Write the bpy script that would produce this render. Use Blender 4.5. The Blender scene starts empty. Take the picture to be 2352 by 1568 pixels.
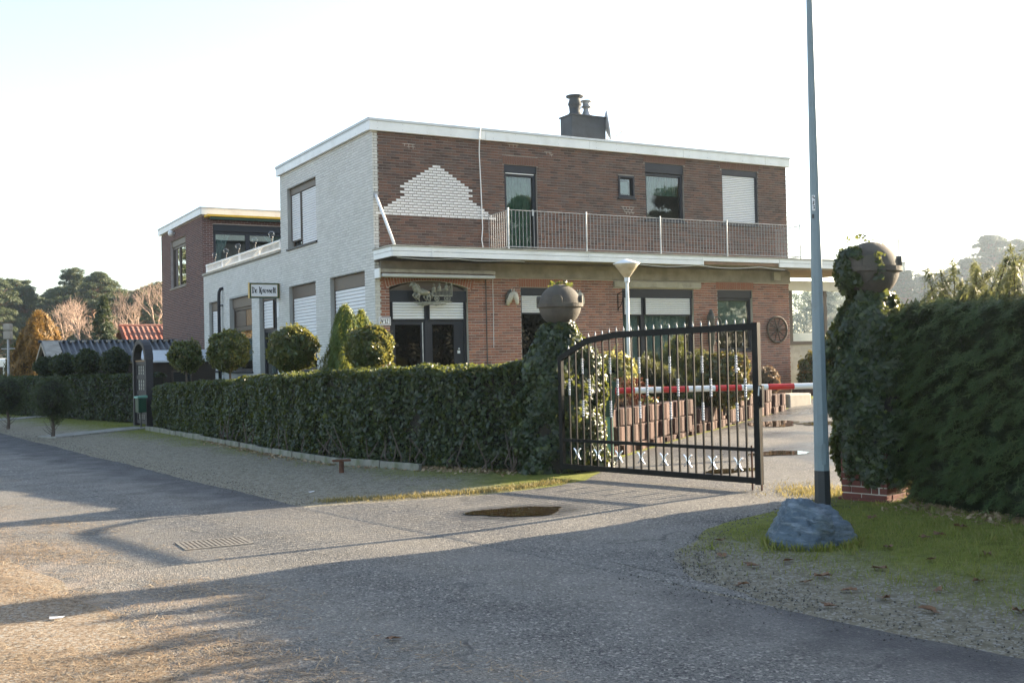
import bpy, bmesh, math, random
import numpy as np
from mathutils import Vector, Matrix

R = math.radians
random.seed(7)
rng = np.random.default_rng(11)
scene = bpy.context.scene
COL = scene.collection

# ------------------------------------------------------------------ camera, sky, sun, exposure
cam_d = bpy.data.cameras.new('camera')
cam = bpy.data.objects.new('camera', cam_d)
COL.objects.link(cam)
cam_d.sensor_width = 36.0
cam_d.lens = 36.0 * 2520.0 / 2352.0
cam_d.clip_start = 0.1
cam_d.clip_end = 3000
cam.matrix_world = (Matrix.Translation((0, 0, 1.6)) @ Matrix.Rotation(R(90 + 0.955), 4, 'X')
                    @ Matrix.Rotation(R(-1.28), 4, 'Z'))
scene.camera = cam

SUN_AZ = (0.868, 0.497)          # horizontal direction towards the sun
SUN_EL = R(17.0)
world = bpy.data.worlds.new('World')
scene.world = world
world.use_nodes = True
wn = world.node_tree
bg = wn.nodes['Background']
sky = wn.nodes.new('ShaderNodeTexSky')
sky.sky_type = 'NISHITA'
sky.sun_disc = False
sky.sun_elevation = SUN_EL
sky.sun_rotation = math.atan2(SUN_AZ[0], SUN_AZ[1])
sky.air_density = 1.0
sky.dust_density = 1.2
sky.ozone_density = 1.0
hsv = wn.nodes.new('ShaderNodeHueSaturation')
hsv.inputs['Saturation'].default_value = 0.82
wn.links.new(sky.outputs[0], hsv.inputs['Color'])
wn.links.new(hsv.outputs[0], bg.inputs[0])
bg.inputs[1].default_value = 0.088

sun_d = bpy.data.lights.new('sun', 'SUN')
sun = bpy.data.objects.new('sun', sun_d)
COL.objects.link(sun)
sun_d.energy = 5.0
sun_d.angle = R(0.55)
sun_d.color = (1.0, 0.83, 0.61)
ce = math.cos(SUN_EL)
sun.rotation_euler = Vector((SUN_AZ[0]*ce, SUN_AZ[1]*ce, math.sin(SUN_EL))).to_track_quat('Z', 'Y').to_euler()
sun.location = (30, 20, 20)

scene.view_settings.view_transform = 'Standard'
scene.view_settings.look = 'None'
scene.view_settings.exposure = 2.33
scene.view_settings.gamma = 1.0
scene.view_settings.use_curve_mapping = False
cy = scene.cycles
cy.max_bounces = 7
cy.diffuse_bounces = 4
cy.glossy_bounces = 3
cy.transmission_bounces = 4
cy.transparent_max_bounces = 10
cy.volume_bounces = 0
cy.use_denoising = True
cy.sample_clamp_indirect = 6.0

# ------------------------------------------------------------------ ground shape
def zg(x, y):
    q = 0.8*x + 0.6*y
    t = np.clip((q - 5.5)/3.7, 0, 1)
    z = 0.1*t*t*(3 - 2*t) + np.clip((q - 9.2)*0.026, 0, 0.36)
    return z + 0.010*np.sin(1.1*x + 0.6*y)*np.sin(0.8*y - 0.5*x + 1.0)*t

def zgf(x, y):
    return float(zg(np.float64(x), np.float64(y)))

# ------------------------------------------------------------------ mesh helpers
class MB:
    def __init__(s):
        s.v = []; s.f = []
    def add(s, vs, fs):
        o = len(s.v); s.v.extend(tuple(p) for p in vs); s.f.extend(tuple(i + o for i in f) for f in fs); return s
    def box(s, x0, x1, y0, y1, z0, z1, m=None):
        vs = [(x0,y0,z0),(x1,y0,z0),(x1,y1,z0),(x0,y1,z0),(x0,y0,z1),(x1,y0,z1),(x1,y1,z1),(x0,y1,z1)]
        if m: vs = [m(*p) for p in vs]
        return s.add(vs, [(0,3,2,1),(4,5,6,7),(0,1,5,4),(1,2,6,5),(2,3,7,6),(3,0,4,7)])
    def pbox(s, M, u0, u1, z0, z1, d0, d1):
        """box on a wall plane: M(u, z, d)"""
        vs = [M(u0,z0,d0),M(u1,z0,d0),M(u1,z0,d1),M(u0,z0,d1),M(u0,z1,d0),M(u1,z1,d0),M(u1,z1,d1),M(u0,z1,d1)]
        return s.add(vs, [(0,3,2,1),(4,5,6,7),(0,1,5,4),(1,2,6,5),(2,3,7,6),(3,0,4,7)])
    def cyl(s, p0, p1, r0, r1=None, n=10, caps=True):
        r1 = r0 if r1 is None else r1
        p0, p1 = Vector(p0), Vector(p1); d = (p1 - p0)
        if d.length < 1e-9: return s
        d.normalize(); a = d.orthogonal().normalized(); b = d.cross(a)
        vs = []
        for p, r in ((p0, r0), (p1, r1)):
            for k in range(n):
                t = 2*math.pi*k/n; vs.append(p + (a*math.cos(t) + b*math.sin(t))*r)
        fs = [(k, (k+1) % n, n + (k+1) % n, n + k) for k in range(n)]
        if caps: fs += [tuple(range(n-1, -1, -1)), tuple(range(n, 2*n))]
        return s.add(vs, fs)
    def tube(s, pts, r, n=6):
        rs = r if isinstance(r, (list, tuple)) else [r]*len(pts)
        pts = [Vector(p) for p in pts]; vs = []; a = None
        for i, p in enumerate(pts):
            d = (pts[min(i+1, len(pts)-1)] - pts[max(i-1, 0)]).normalized()
            if a is None: a = d.orthogonal().normalized()
            else: a = (a - d*a.dot(d)).normalized()
            b = d.cross(a)
            for k in range(n):
                t = 2*math.pi*k/n; vs.append(p + (a*math.cos(t) + b*math.sin(t))*rs[i])
        fs = []
        for i in range(len(pts)-1):
            for k in range(n): fs.append((i*n+k, i*n+(k+1) % n, (i+1)*n+(k+1) % n, (i+1)*n+k))
        fs += [tuple(range(n-1, -1, -1)), tuple(range((len(pts)-1)*n, len(pts)*n))]
        return s.add(vs, fs)
    def lathe(s, prof, n=24, c=(0,0,0)):
        vs = []; fs = []; m = len(prof)
        for r, z in prof:
            for k in range(n):
                t = 2*math.pi*k/n; vs.append((c[0]+r*math.cos(t), c[1]+r*math.sin(t), c[2]+z))
        for i in range(m-1):
            for k in range(n): fs.append((i*n+k, i*n+(k+1) % n, (i+1)*n+(k+1) % n, (i+1)*n+k))
        return s.add(vs, fs)
    def ball(s, c, rx, ry=None, rz=None, n=14, m=9):
        ry = rx if ry is None else ry; rz = rx if rz is None else rz
        vs = []; fs = []
        for i in range(m+1):
            ph = math.pi*i/m
            for k in range(n):
                t = 2*math.pi*k/n
                vs.append((c[0]+rx*math.sin(ph)*math.cos(t), c[1]+ry*math.sin(ph)*math.sin(t), c[2]+rz*math.cos(ph)))
        for i in range(m):
            for k in range(n): fs.append((i*n+k, (i+1)*n+k, (i+1)*n+(k+1) % n, i*n+(k+1) % n))
        return s.add(vs, fs)
    def prism(s, poly, f0, f1):
        """poly: 2-D points; f0/f1 map a 2-D point to the two end faces"""
        n = len(poly); vs = [f0(*p) for p in poly] + [f1(*p) for p in poly]
        fs = [tuple(range(n-1, -1, -1)), tuple(range(n, 2*n))] + [(k, (k+1) % n, n+(k+1) % n, n+k) for k in range(n)]
        return s.add(vs, fs)
    def build(s, name, mat, parent=None, smooth=False, loc=None, bevel=0, fixn=False):
        me = bpy.data.meshes.new(name)
        me.from_pydata([tuple(p) for p in s.v], [], s.f)
        if fixn:
            bm = bmesh.new(); bm.from_mesh(me); bmesh.ops.recalc_face_normals(bm, faces=bm.faces); bm.to_mesh(me); bm.free()
        if smooth: me.polygons.foreach_set('use_smooth', [True]*len(me.polygons))
        me.materials.append(mat)
        return mk(name, me, parent, loc, bevel)

def mk(name, me, parent=None, loc=None, bevel=0):
    o = bpy.data.objects.new(name, me)
    COL.objects.link(o)
    if parent: o.parent = parent
    if loc is not None: o.location = loc
    if bevel:
        b = o.modifiers.new('bevel', 'BEVEL'); b.width = bevel; b.segments = 2; b.limit_method = 'ANGLE'
    return o

def tag(o, label, cat, group=None):
    o['label'] = label; o['category'] = cat
    if group: o['group'] = group
    return o

def thing(name, label, cat, loc=(0,0,0), rz=0, group=None, scale=None):
    o = bpy.data.objects.new(name, None); COL.objects.link(o)
    o.empty_display_size = 0.2
    o.location = loc; o.rotation_euler = (0, 0, rz)
    if scale: o.scale = scale if isinstance(scale, (tuple, list)) else (scale,)*3
    return tag(o, label, cat, group)

def structure(o):
    o['kind'] = 'structure'; return o

def stuff(o):
    o['kind'] = 'stuff'; return o

def copy_tree(o, parent=None):
    c = o.copy(); COL.objects.link(c); c.parent = parent
    for ch in list(o.children): copy_tree(ch, c)
    return c

# leaf clouds ---------------------------------------------------------------
SHAPES = {
 'leaf': ([(0,-1,0),(.5,-.1,.14),(0,1,0),(-.5,-.1,.14)], [(0,1,2),(0,2,3)]),
 'ivy':  ([(0,-.55,0),(.62,-.42,.08),(.62,.12,.02),(.2,.2,.05),(0,.85,-.12),(-.2,.2,.05),(-.62,.12,.02),(-.62,-.42,.08),(0,0,.12)],
          [(0,1,8),(1,2,8),(2,3,8),(3,4,8),(4,5,8),(5,6,8),(6,7,8),(7,0,8)]),
 'needle': ([(-.07,-1,0),(.07,-1,0),(.0,1,0)], [(0,1,2)]),
 'spray': ([(-.06,-1,0),(.06,-1,0),(.03,1,0),(-.03,.2,0),(-.45,.75,.05),(-.03,.45,0),(.03,-.1,0),(.5,.5,-.05),(.03,.15,0),(-.03,-.6,0),(-.5,-.1,.05),(-.03,-.35,0)],
           [(0,1,2),(3,4,5),(6,7,8),(9,10,11)]),
 'tuft': ([(-.1,-.6,0),(.1,-.6,0),(0,1,.0),(-.05,-.4,.05),(.05,-.5,-.05),(.75,.5,.1),(-.05,-.5,.0),(.05,-.4,0),(-.75,.45,-.1),(.0,-.3,.1),(.05,-.5,.1),(.15,.3,.8)],
          [(0,1,2),(3,4,5),(6,7,8),(9,10,11)]),
 'blade': ([(-.09,0,0),(.09,0,0),(.02,.55,.2),(0,1,.55)], [(0,1,2),(0,2,3)]),
}
def unit(a):
    return a/np.maximum(np.linalg.norm(a, axis=1, keepdims=True), 1e-9)

def leaf_mesh(name, P, Nn, size, mat, shape='leaf', tilt=0.7, var=0.35, up=None, updir=0.0):
    P = np.asarray(P, float); n = len(P)
    nn = unit(np.asarray(Nn, float) + tilt*rng.normal(size=(n,3)))
    r = rng.normal(size=(n,3))
    if up is not None: r = r*(1-updir) + np.asarray(up, float)*updir*2
    T = unit(r - nn*np.sum(r*nn, axis=1, keepdims=True)); B = np.cross(nn, T)
    sv, sf = SHAPES[shape]; sv = np.array(sv); sf = np.array(sf)
    sz = (size*np.clip(1 + var*rng.normal(size=n), .4, 1.9))[:,None,None]
    V = P[:,None,:] + sz*(sv[None,:,0:1]*B[:,None,:] + sv[None,:,1:2]*T[:,None,:] + sv[None,:,2:3]*nn[:,None,:])
    k = len(sv); F = (sf[None] + (np.arange(n)*k)[:,None,None]).reshape(-1)
    me = bpy.data.meshes.new(name)
    nf = n*len(sf)
    me.vertices.add(n*k); me.vertices.foreach_set('co', V.reshape(-1))
    me.loops.add(nf*3); me.loops.foreach_set('vertex_index', F.astype(np.int32))
    me.polygons.add(nf); me.polygons.foreach_set('loop_start', (np.arange(nf)*3).astype(np.int32))
    me.polygons.foreach_set('loop_total', np.full(nf, 3, np.int32))
    me.update(calc_edges=True)
    me.materials.append(mat)
    return me

def leaves(name, P, Nn, size, mat, parent=None, shape='leaf', **k):
    return mk(name, leaf_mesh(name, P, Nn, size, mat, shape, **k), parent)

def sph(n):
    return unit(rng.normal(size=(n,3)))

# ------------------------------------------------------------------ material helpers
def mat_new(name):
    m = bpy.data.materials.new(name); m.use_nodes = True
    nt = m.node_tree; nt.nodes.clear()
    out = nt.nodes.new('ShaderNodeOutputMaterial')
    return m, nt, out

def nd(nt, typ, ins=None, **at):
    n = nt.nodes.new(typ)
    for k, v in at.items(): setattr(n, k, v)
    for k, v in (ins or {}).items():
        if isinstance(v, bpy.types.NodeSocket): nt.links.new(v, n.inputs[k])
        else: n.inputs[k].default_value = v
    return n

def ramp(nt, fac, stops, interp='LINEAR'):
    n = nd(nt, 'ShaderNodeValToRGB', {'Fac': fac}); cr = n.color_ramp; cr.interpolation = interp
    while len(cr.elements) < len(stops): cr.elements.new(0.5)
    for e, (p, c) in zip(cr.elements, stops):
        e.position = p; e.color = (*c, 1) if len(c) == 3 else c
    return n.outputs[0]

def mix(nt, fac, a, b, blend='MIX'):
    n = nd(nt, 'ShaderNodeMix', data_type='RGBA', blend_type=blend)
    for i, v in ((0, fac), (6, a), (7, b)):
        if isinstance(v, bpy.types.NodeSocket): nt.links.new(v, n.inputs[i])
        elif i == 0: n.inputs[0].default_value = v
        else: n.inputs[i].default_value = (*v, 1) if len(v) == 3 else v
    return n.outputs[2]

def mth(nt, op, a, b=None, clamp=False):
    n = nd(nt, 'ShaderNodeMath', operation=op, use_clamp=clamp)
    for i, v in ((0, a), (1, b)):
        if v is None: continue
        if isinstance(v, bpy.types.NodeSocket): nt.links.new(v, n.inputs[i])
        else: n.inputs[i].default_value = v
    return n.outputs[0]

def noise(nt, vec, scale, detail=4, rough=.55):
    return nd(nt, 'ShaderNodeTexNoise', {'Vector': vec, 'Scale': scale, 'Detail': detail, 'Roughness': rough}).outputs[0]

def sc3(c, k): return tuple(min(1, x*k) for x in c)

def pm(name, col, rough=.7, var=.18, scale=6, bump=.15, bscale=60, metal=0, dirt=None, dirt_amt=.5, dscale=3, spec=.5, coat=0):
    """a surface of one paint or stuff: noise in colour, fine relief, blotches of dirt"""
    m, nt, out = mat_new(name)
    co = nd(nt, 'ShaderNodeTexCoord').outputs['Object']
    n1 = noise(nt, co, scale, 5)
    c = ramp(nt, n1, [(.3, sc3(col, 1-var)), (.7, sc3(col, 1+var))])
    if dirt:
        d = noise(nt, co, dscale, 8, .65)
        c = mix(nt, mth(nt, 'MULTIPLY', ramp(nt, d, [(.5, (0,0,0)), (.68, (1,1,1))]), dirt_amt), c, dirt)
    n2 = noise(nt, co, bscale, 3)
    bp = nd(nt, 'ShaderNodeBump', {'Height': n2, 'Strength': bump, 'Distance': .01}).outputs[0]
    rr = mth(nt, 'ADD', mth(nt, 'MULTIPLY', n1, .25), rough - .12, True)
    b = nd(nt, 'ShaderNodeBsdfPrincipled', {'Base Color': c, 'Roughness': rr, 'Metallic': metal, 'Normal': bp,
            'Specular IOR Level': spec, 'Coat Weight': coat})
    nt.links.new(b.outputs[0], out.inputs[0])
    return m

def brick_mat(name, stops, rough=.85, bump=.5, grime=(.05,.045,.04), grime_amt=.35, mult=.35, gscale=.7):
    m, nt, out = mat_new(name)
    co = nd(nt, 'ShaderNodeTexCoord').outputs['Object']
    rnd = nd(nt, 'ShaderNodeNewGeometry').outputs['Random Per Island']
    c = ramp(nt, rnd, stops)
    n1 = noise(nt, co, 40, 6, .7)
    c = mix(nt, mult, c, ramp(nt, n1, [(.3, (.35,.33,.32)), (.7, (1.0,.96,.92))]), 'MULTIPLY')
    n2 = noise(nt, co, gscale, 6, .6)
    c = mix(nt, mth(nt, 'MULTIPLY', ramp(nt, n2, [(.48,(0,0,0)),(.72,(1,1,1))]), grime_amt), c, grime)
    bp = nd(nt, 'ShaderNodeBump', {'Height': noise(nt, co, 90, 5, .7), 'Strength': bump, 'Distance': .004}).outputs[0]
    b = nd(nt, 'ShaderNodeBsdfPrincipled', {'Base Color': c, 'Roughness': rough, 'Normal': bp, 'Specular IOR Level': .3})
    nt.links.new(b.outputs[0], out.inputs[0])
    return m

def leaf_mat(name, stops, rough=.4, trans=.3, tcol=(.30,.36,.06), spec=.5):
    m, nt, out = mat_new(name)
    rnd = nd(nt, 'ShaderNodeNewGeometry').outputs['Random Per Island']
    co = nd(nt, 'ShaderNodeTexCoord').outputs['Object']
    c = ramp(nt, rnd, stops)
    c = mix(nt, .5, c, ramp(nt, noise(nt, co, 1.6, 3), [(.3,(.45,.5,.45)),(.7,(1.15,1.12,1.0))]), 'MULTIPLY')
    b = nd(nt, 'ShaderNodeBsdfPrincipled', {'Base Color': c, 'Roughness': rough, 'Specular IOR Level': spec})
    t = nd(nt, 'ShaderNodeBsdfTranslucent', {'Color': mix(nt, .6, c, tcol)})
    s = nd(nt, 'ShaderNodeMixShader', {0: trans, 1: b.outputs[0], 2: t.outputs[0]})
    nt.links.new(s.outputs[0], out.inputs[0])
    return m

def glass_mat(name, tint=(.85,.9,.9), refl=1.5, base=.03):
    m, nt, out = mat_new(name)
    co = nd(nt, 'ShaderNodeTexCoord').outputs['Object']
    bp = nd(nt, 'ShaderNodeBump', {'Height': noise(nt, co, 1.3, 2), 'Strength': .03, 'Distance': .03}).outputs[0]
    fc = nd(nt, 'ShaderNodeLayerWeight', {'Blend': .5, 'Normal': bp}).outputs['Facing']
    fr = mth(nt, 'ADD', mth(nt, 'MULTIPLY', mth(nt, 'POWER', fc, 4.0), .9), base*refl, True)
    t = nd(nt, 'ShaderNodeBsdfTransparent', {'Color': (*tint, 1)})
    g = nd(nt, 'ShaderNodeBsdfGlossy', {'Color': (1,1,1,1), 'Roughness': .01, 'Normal': bp})
    s = nd(nt, 'ShaderNodeMixShader', {0: fr, 1: t.outputs[0], 2: g.outputs[0]})
    nt.links.new(s.outputs[0], out.inputs[0])
    return m

M = {}
M['brick_up'] = brick_mat('brick_dark', [(0,(.070,.046,.041)),(.3,(.125,.073,.058)),(.65,(.175,.092,.067)),(.85,(.135,.092,.078)),(1,(.10,.073,.068))])
M['brick_lo'] = brick_mat('brick_red_part_lit', [(0,(.20,.095,.07)),(.35,(.31,.135,.092)),(.75,(.38,.17,.112)),(1,(.22,.12,.098))], grime_amt=.25)  # redder, lighter brick, partly its own tone, partly bounced light in the colour
M['brick_wing'] = brick_mat('brick_brown', [(0,(.085,.048,.045)),(.5,(.12,.062,.055)),(1,(.15,.075,.06))], grime_amt=.15)
M['brick_pillar'] = brick_mat('brick_pillar', [(0,(.11,.038,.03)),(.5,(.17,.055,.04)),(1,(.22,.075,.055))], grime_amt=.6, gscale=4)
M['mortar_dark'] = pm('mortar_dark', (.24,.215,.19), .9, .25, 4)
M['mortar_light'] = pm('mortar_light', (.47,.435,.385), .9, .15, 4)
M['mortar_wing'] = pm('mortar_wing', (.36,.32,.31), .9, .12, 4)
M['brick_white'] = brick_mat('white_painted_brick', [(0,(.54,.54,.52)),(.5,(.59,.59,.565)),(1,(.63,.63,.605))], rough=.7, grime=(.40,.40,.35), grime_amt=.35, mult=.06)
M['mortar_white'] = pm('mortar_white', (.36,.365,.35), .8, .08, 3, dirt=(.25,.25,.21), dirt_amt=.4, dscale=1.1)
M['brick_chalk'] = brick_mat('chalk_white_brick', [(0,(.60,.60,.60)),(.3,(.74,.74,.74)),(1,(.84,.84,.84))], rough=.8, grime=(.30,.25,.22), grime_amt=.45, gscale=11, mult=.1)
M['fascia'] = pm('white_fascia', (.74,.76,.76), .45, .06, 2, .05, 20, dirt=(.5,.5,.46), dirt_amt=.35, dscale=1.5)
M['zinc'] = pm('zinc_cap', (.50,.53,.55), .5, .1, 4, .05, metal=.2)
M['concrete'] = pm('concrete', (.27,.245,.21), .85, .25, 3, .3, 50, dirt=(.12,.11,.09), dirt_amt=.5, dscale=2)
M['concrete_light'] = pm('concrete_light', (.38,.36,.31), .85, .2, 3, .3, 50, dirt=(.18,.17,.13), dirt_amt=.5, dscale=4)
M['edging'] = pm('mossy_edging', (.19,.185,.155), .9, .3, 5, .5, 40, dirt=(.07,.09,.03), dirt_amt=.7, dscale=4)
M['grate'] = pm('worn_grate', (.17,.155,.13), .8, .3, 12, .3)
M['soffit'] = pm('soffit_wood', (.20,.12,.07), .7, .3, 3)
M['navy'] = pm('navy_frame', (.013,.016,.024), .45, .2, 5, .05, spec=.35)
M['brownframe'] = pm('brown_frame', (.055,.038,.028), .45, .25, 5, .05)
M['brownbox'] = pm('brown_box', (.10,.075,.055), .5, .2, 2.5, .05)
M['slat'] = pm('shutter_slat', (.70,.71,.73), .4, .05, 3, .03, dirt=(.45,.45,.42), dirt_amt=.2)
M['glass'] = glass_mat('window_glass', (.62,.68,.66), 1.55, .05)
M['glass_dark'] = glass_mat('dark_window_glass', (.05,.055,.055), 1.5, .03)
M['glass_clear'] = glass_mat('clear_glass', (.93,.96,.96), 1.45, .02)
M['glass_warm_refl'] = glass_mat('warm_reflection_glass', (.30,.24,.18), 1.9, .22)  # warm tint stands in for the orange-lit trees mirrored in these panes
M['curtain_green'] = pm('green_curtain', (.20,.36,.27), .85, .25, 5, .2)
M['curtain_white'] = pm('white_curtain', (.62,.66,.68), .85, .1, 5, .2)
M['curtain_blue'] = pm('pale_blue_curtain', (.45,.58,.62), .85, .12, 5, .2)
M['blind'] = pm('pale_blind', (.55,.60,.56), .7, .1, 2, .1)
M['plaster'] = pm('interior_plaster', (.35,.32,.28), .9, .1)
M['white'] = pm('white_paint', (.76,.77,.77), .45, .06, 6, .05, dirt=(.5,.5,.45), dirt_amt=.25)
M['steel'] = pm('galvanised_steel', (.48,.50,.51), .42, .2, 12, .05, metal=.55)
M['steel_dull'] = pm('dull_steel', (.32,.335,.35), .5, .25, 12, .05, metal=.4)
M['gate'] = pm('black_gate_paint', (.005,.0055,.006), .5, .4, 9, .1, dirt=(.014,.018,.009), dirt_amt=.35, dscale=9, spec=.14)
M['chrome'] = pm('polished_steel', (.72,.73,.74), .28, .1, 20, .1, metal=.9)
M['ironwork'] = pm('cast_iron', (.07,.068,.058), .55, .35, 14, .3)
M['bronze'] = pm('bronze_relief', (.24,.245,.205), .55, .35, 16, .3)
M['stone_ball'] = pm('weathered_stone', (.082,.070,.056), .85, .3, 7, .5, 70, dirt=(.07,.07,.055), dirt_amt=.7, dscale=5)
M['lamp_post'] = pm('post_paint', (.155,.21,.235), .38, .08, 1.2, .03, dirt=(.10,.12,.12), dirt_amt=.4, dscale=4)
M['lamp_base'] = pm('post_base_paint', (.022,.026,.03), .5, .2, 3, .1)
M['black'] = pm('black_lettering', (.008,.008,.012), .5, .1)
M['green'] = pm('dark_green_paint', (.014,.06,.036), .4, .15, 4, .05)
M['palegreen'] = pm('faded_green_post', (.15,.34,.27), .5, .15, 4, .1, dirt=(.1,.12,.08), dirt_amt=.4)
M['gold'] = pm('gold_trim', (.42,.28,.07), .4, .2, 8, .1, metal=.4)
M['sign_white'] = pm('sign_face', (.80,.80,.82), .4, .04, 3, .02)
M['red'] = pm('barrier_red', (.50,.022,.018), .4, .15, 5, .05, dirt=(.25,.05,.04), dirt_amt=.4)
M['horse_white'] = pm('plaster_horse', (.58,.55,.49), .7, .2, 12, .3, dirt=(.2,.16,.12), dirt_amt=.5, dscale=14)
M['wood_old'] = pm('grey_old_wood', (.085,.062,.045), .8, .4, 14, .5)
M['wood_dark'] = pm('dark_stained_wood', (.022,.02,.022), .6, .3, 8, .3)
M['wood_tan'] = pm('tan_wood', (.22,.13,.06), .7, .3, 8, .3)
M['roofing'] = pm('bitumen', (.045,.05,.055), .75, .3, 5, .4, 25)
M['chimney_felt'] = pm('chimney_bitumen', (.04,.045,.05), .7, .35, 3, .5, 12)
M['rust'] = pm('rusty_iron', (.10,.045,.025), .85, .4, 12, .5)
M['bark'] = pm('bark', (.085,.065,.05), .9, .4, 12, .8, 30)
M['pine_bark'] = pm('pine_bark', (.20,.115,.07), .9, .4, 4, .8, 20)
M['twig'] = pm('twigs', (.055,.042,.03), .9, .4, 20, .6)
M['hedge_core'] = pm('shade_core', (.018,.016,.010), .95, .5, 9, 1.0, 20)  # near-black filler for the added light-blocking cores of hedges and shrubs
M['bare_bark'] = pm('bare_branches', (.30,.215,.17), .9, .25, 4, .4)
M['corrugated'] = pm('corrugated_sheet', (.125,.13,.14), .7, .25, 2, .3, 25, dirt=(.20,.20,.17), dirt_amt=.35, dscale=3)
M['ridge_cap'] = pm('ridge_cap', (.33,.30,.25), .85, .2, 4, .3)
M['roof_tile'] = brick_mat('red_roof_tile', [(0,(.24,.085,.06)),(.5,(.31,.11,.075)),(1,(.28,.14,.11))], grime=(.3,.27,.24), grime_amt=.5)
M['shed_board'] = pm('dark_shed_boards', (.035,.024,.018), .75, .3, 6, .3)
M['soil'] = pm('planter_soil', (.075,.055,.038), .95, .4, 9, 1.0, 40)
M['path'] = pm('path_concrete', (.26,.25,.22), .9, .2, 5, .4, 60, dirt=(.12,.13,.08), dirt_amt=.5, dscale=3)
M['yellow'] = pm('awning_yellow', (.65,.40,.04), .7, .1)
M['dry_leaf'] = pm('dry_leaf', (.16,.085,.045), .8, .4, 20, .3)
M['paper'] = pm('scrap_paper', (.7,.7,.7), .8, .1)

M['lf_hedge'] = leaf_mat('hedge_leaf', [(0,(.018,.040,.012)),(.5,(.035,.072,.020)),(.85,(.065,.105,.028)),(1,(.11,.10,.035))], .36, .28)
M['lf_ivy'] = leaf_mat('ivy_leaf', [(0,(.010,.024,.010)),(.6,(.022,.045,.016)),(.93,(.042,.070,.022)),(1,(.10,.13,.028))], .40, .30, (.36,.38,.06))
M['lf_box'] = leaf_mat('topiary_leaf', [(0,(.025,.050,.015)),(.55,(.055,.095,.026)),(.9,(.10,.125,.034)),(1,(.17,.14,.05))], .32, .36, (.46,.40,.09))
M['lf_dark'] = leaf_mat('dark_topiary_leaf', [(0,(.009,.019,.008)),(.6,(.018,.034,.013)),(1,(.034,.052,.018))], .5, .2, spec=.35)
M['lf_ley'] = leaf_mat('conifer_spray', [(0,(.004,.011,.005)),(.5,(.009,.021,.009)),(.9,(.022,.038,.014)),(1,(.06,.06,.025))], .55, .34, (.34,.34,.10), .3)  # darkened, shade between the outer hedge sprays is put into this colour
M['lf_gold'] = leaf_mat('golden_conifer', [(0,(.07,.05,.014)),(.45,(.19,.105,.024)),(1,(.40,.22,.045))], .6, .2, (.55,.32,.05))
M['lf_thuja'] = leaf_mat('thuja_spray', [(0,(.03,.075,.012)),(.6,(.075,.14,.02)),(1,(.16,.20,.03))], .5, .35, (.5,.45,.06))
M['lf_spruce'] = leaf_mat('spruce_needles', [(0,(.018,.036,.022)),(1,(.05,.075,.035))], .6, .12)
M['lf_pine'] = leaf_mat('pine_needles', [(0,(.028,.050,.022)),(.6,(.055,.085,.032)),(1,(.10,.115,.045))], .6, .2, (.25,.27,.09))
M['lf_photinia'] = leaf_mat('photinia_leaf', [(0,(.035,.06,.015)),(.5,(.08,.10,.024)),(.8,(.17,.12,.034)),(1,(.24,.11,.04))], .32, .28, (.32,.27,.06))
M['lf_yew'] = leaf_mat('yew_spray', [(0,(.016,.034,.010)),(.7,(.04,.065,.014)),(1,(.10,.12,.02))], .5, .3, (.35,.36,.05))
M['lf_heath'] = leaf_mat('heather_twigs', [(0,(.10,.06,.035)),(.5,(.17,.11,.065)),(1,(.22,.165,.09))], .7, .25, (.35,.22,.11))
M['lf_sedum'] = leaf_mat('dead_flower_heads', [(0,(.13,.035,.02)),(1,(.26,.08,.045))], .8, .2, (.4,.13,.06))
M['lf_varieg'] = leaf_mat('variegated_leaf', [(0,(.08,.13,.03)),(.5,(.22,.24,.07)),(1,(.42,.38,.18))], .35, .35, (.6,.52,.16))
M['lf_grass'] = leaf_mat('short_grass', [(0,(.12,.155,.024)),(.5,(.20,.23,.04)),(.8,(.25,.24,.06)),(1,(.30,.255,.11))], .6, .3, (.4,.42,.06))
M['lf_drygrass'] = leaf_mat('dry_grass', [(0,(.13,.12,.04)),(.5,(.22,.18,.075)),(1,(.30,.24,.11))], .7, .3, (.5,.4,.12))
M['lf_needles'] = leaf_mat('fallen_pine_needles', [(0,(.22,.14,.08)),(.6,(.36,.26,.165)),(1,(.46,.36,.25))], .7, .15, (.5,.3,.1))

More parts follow.
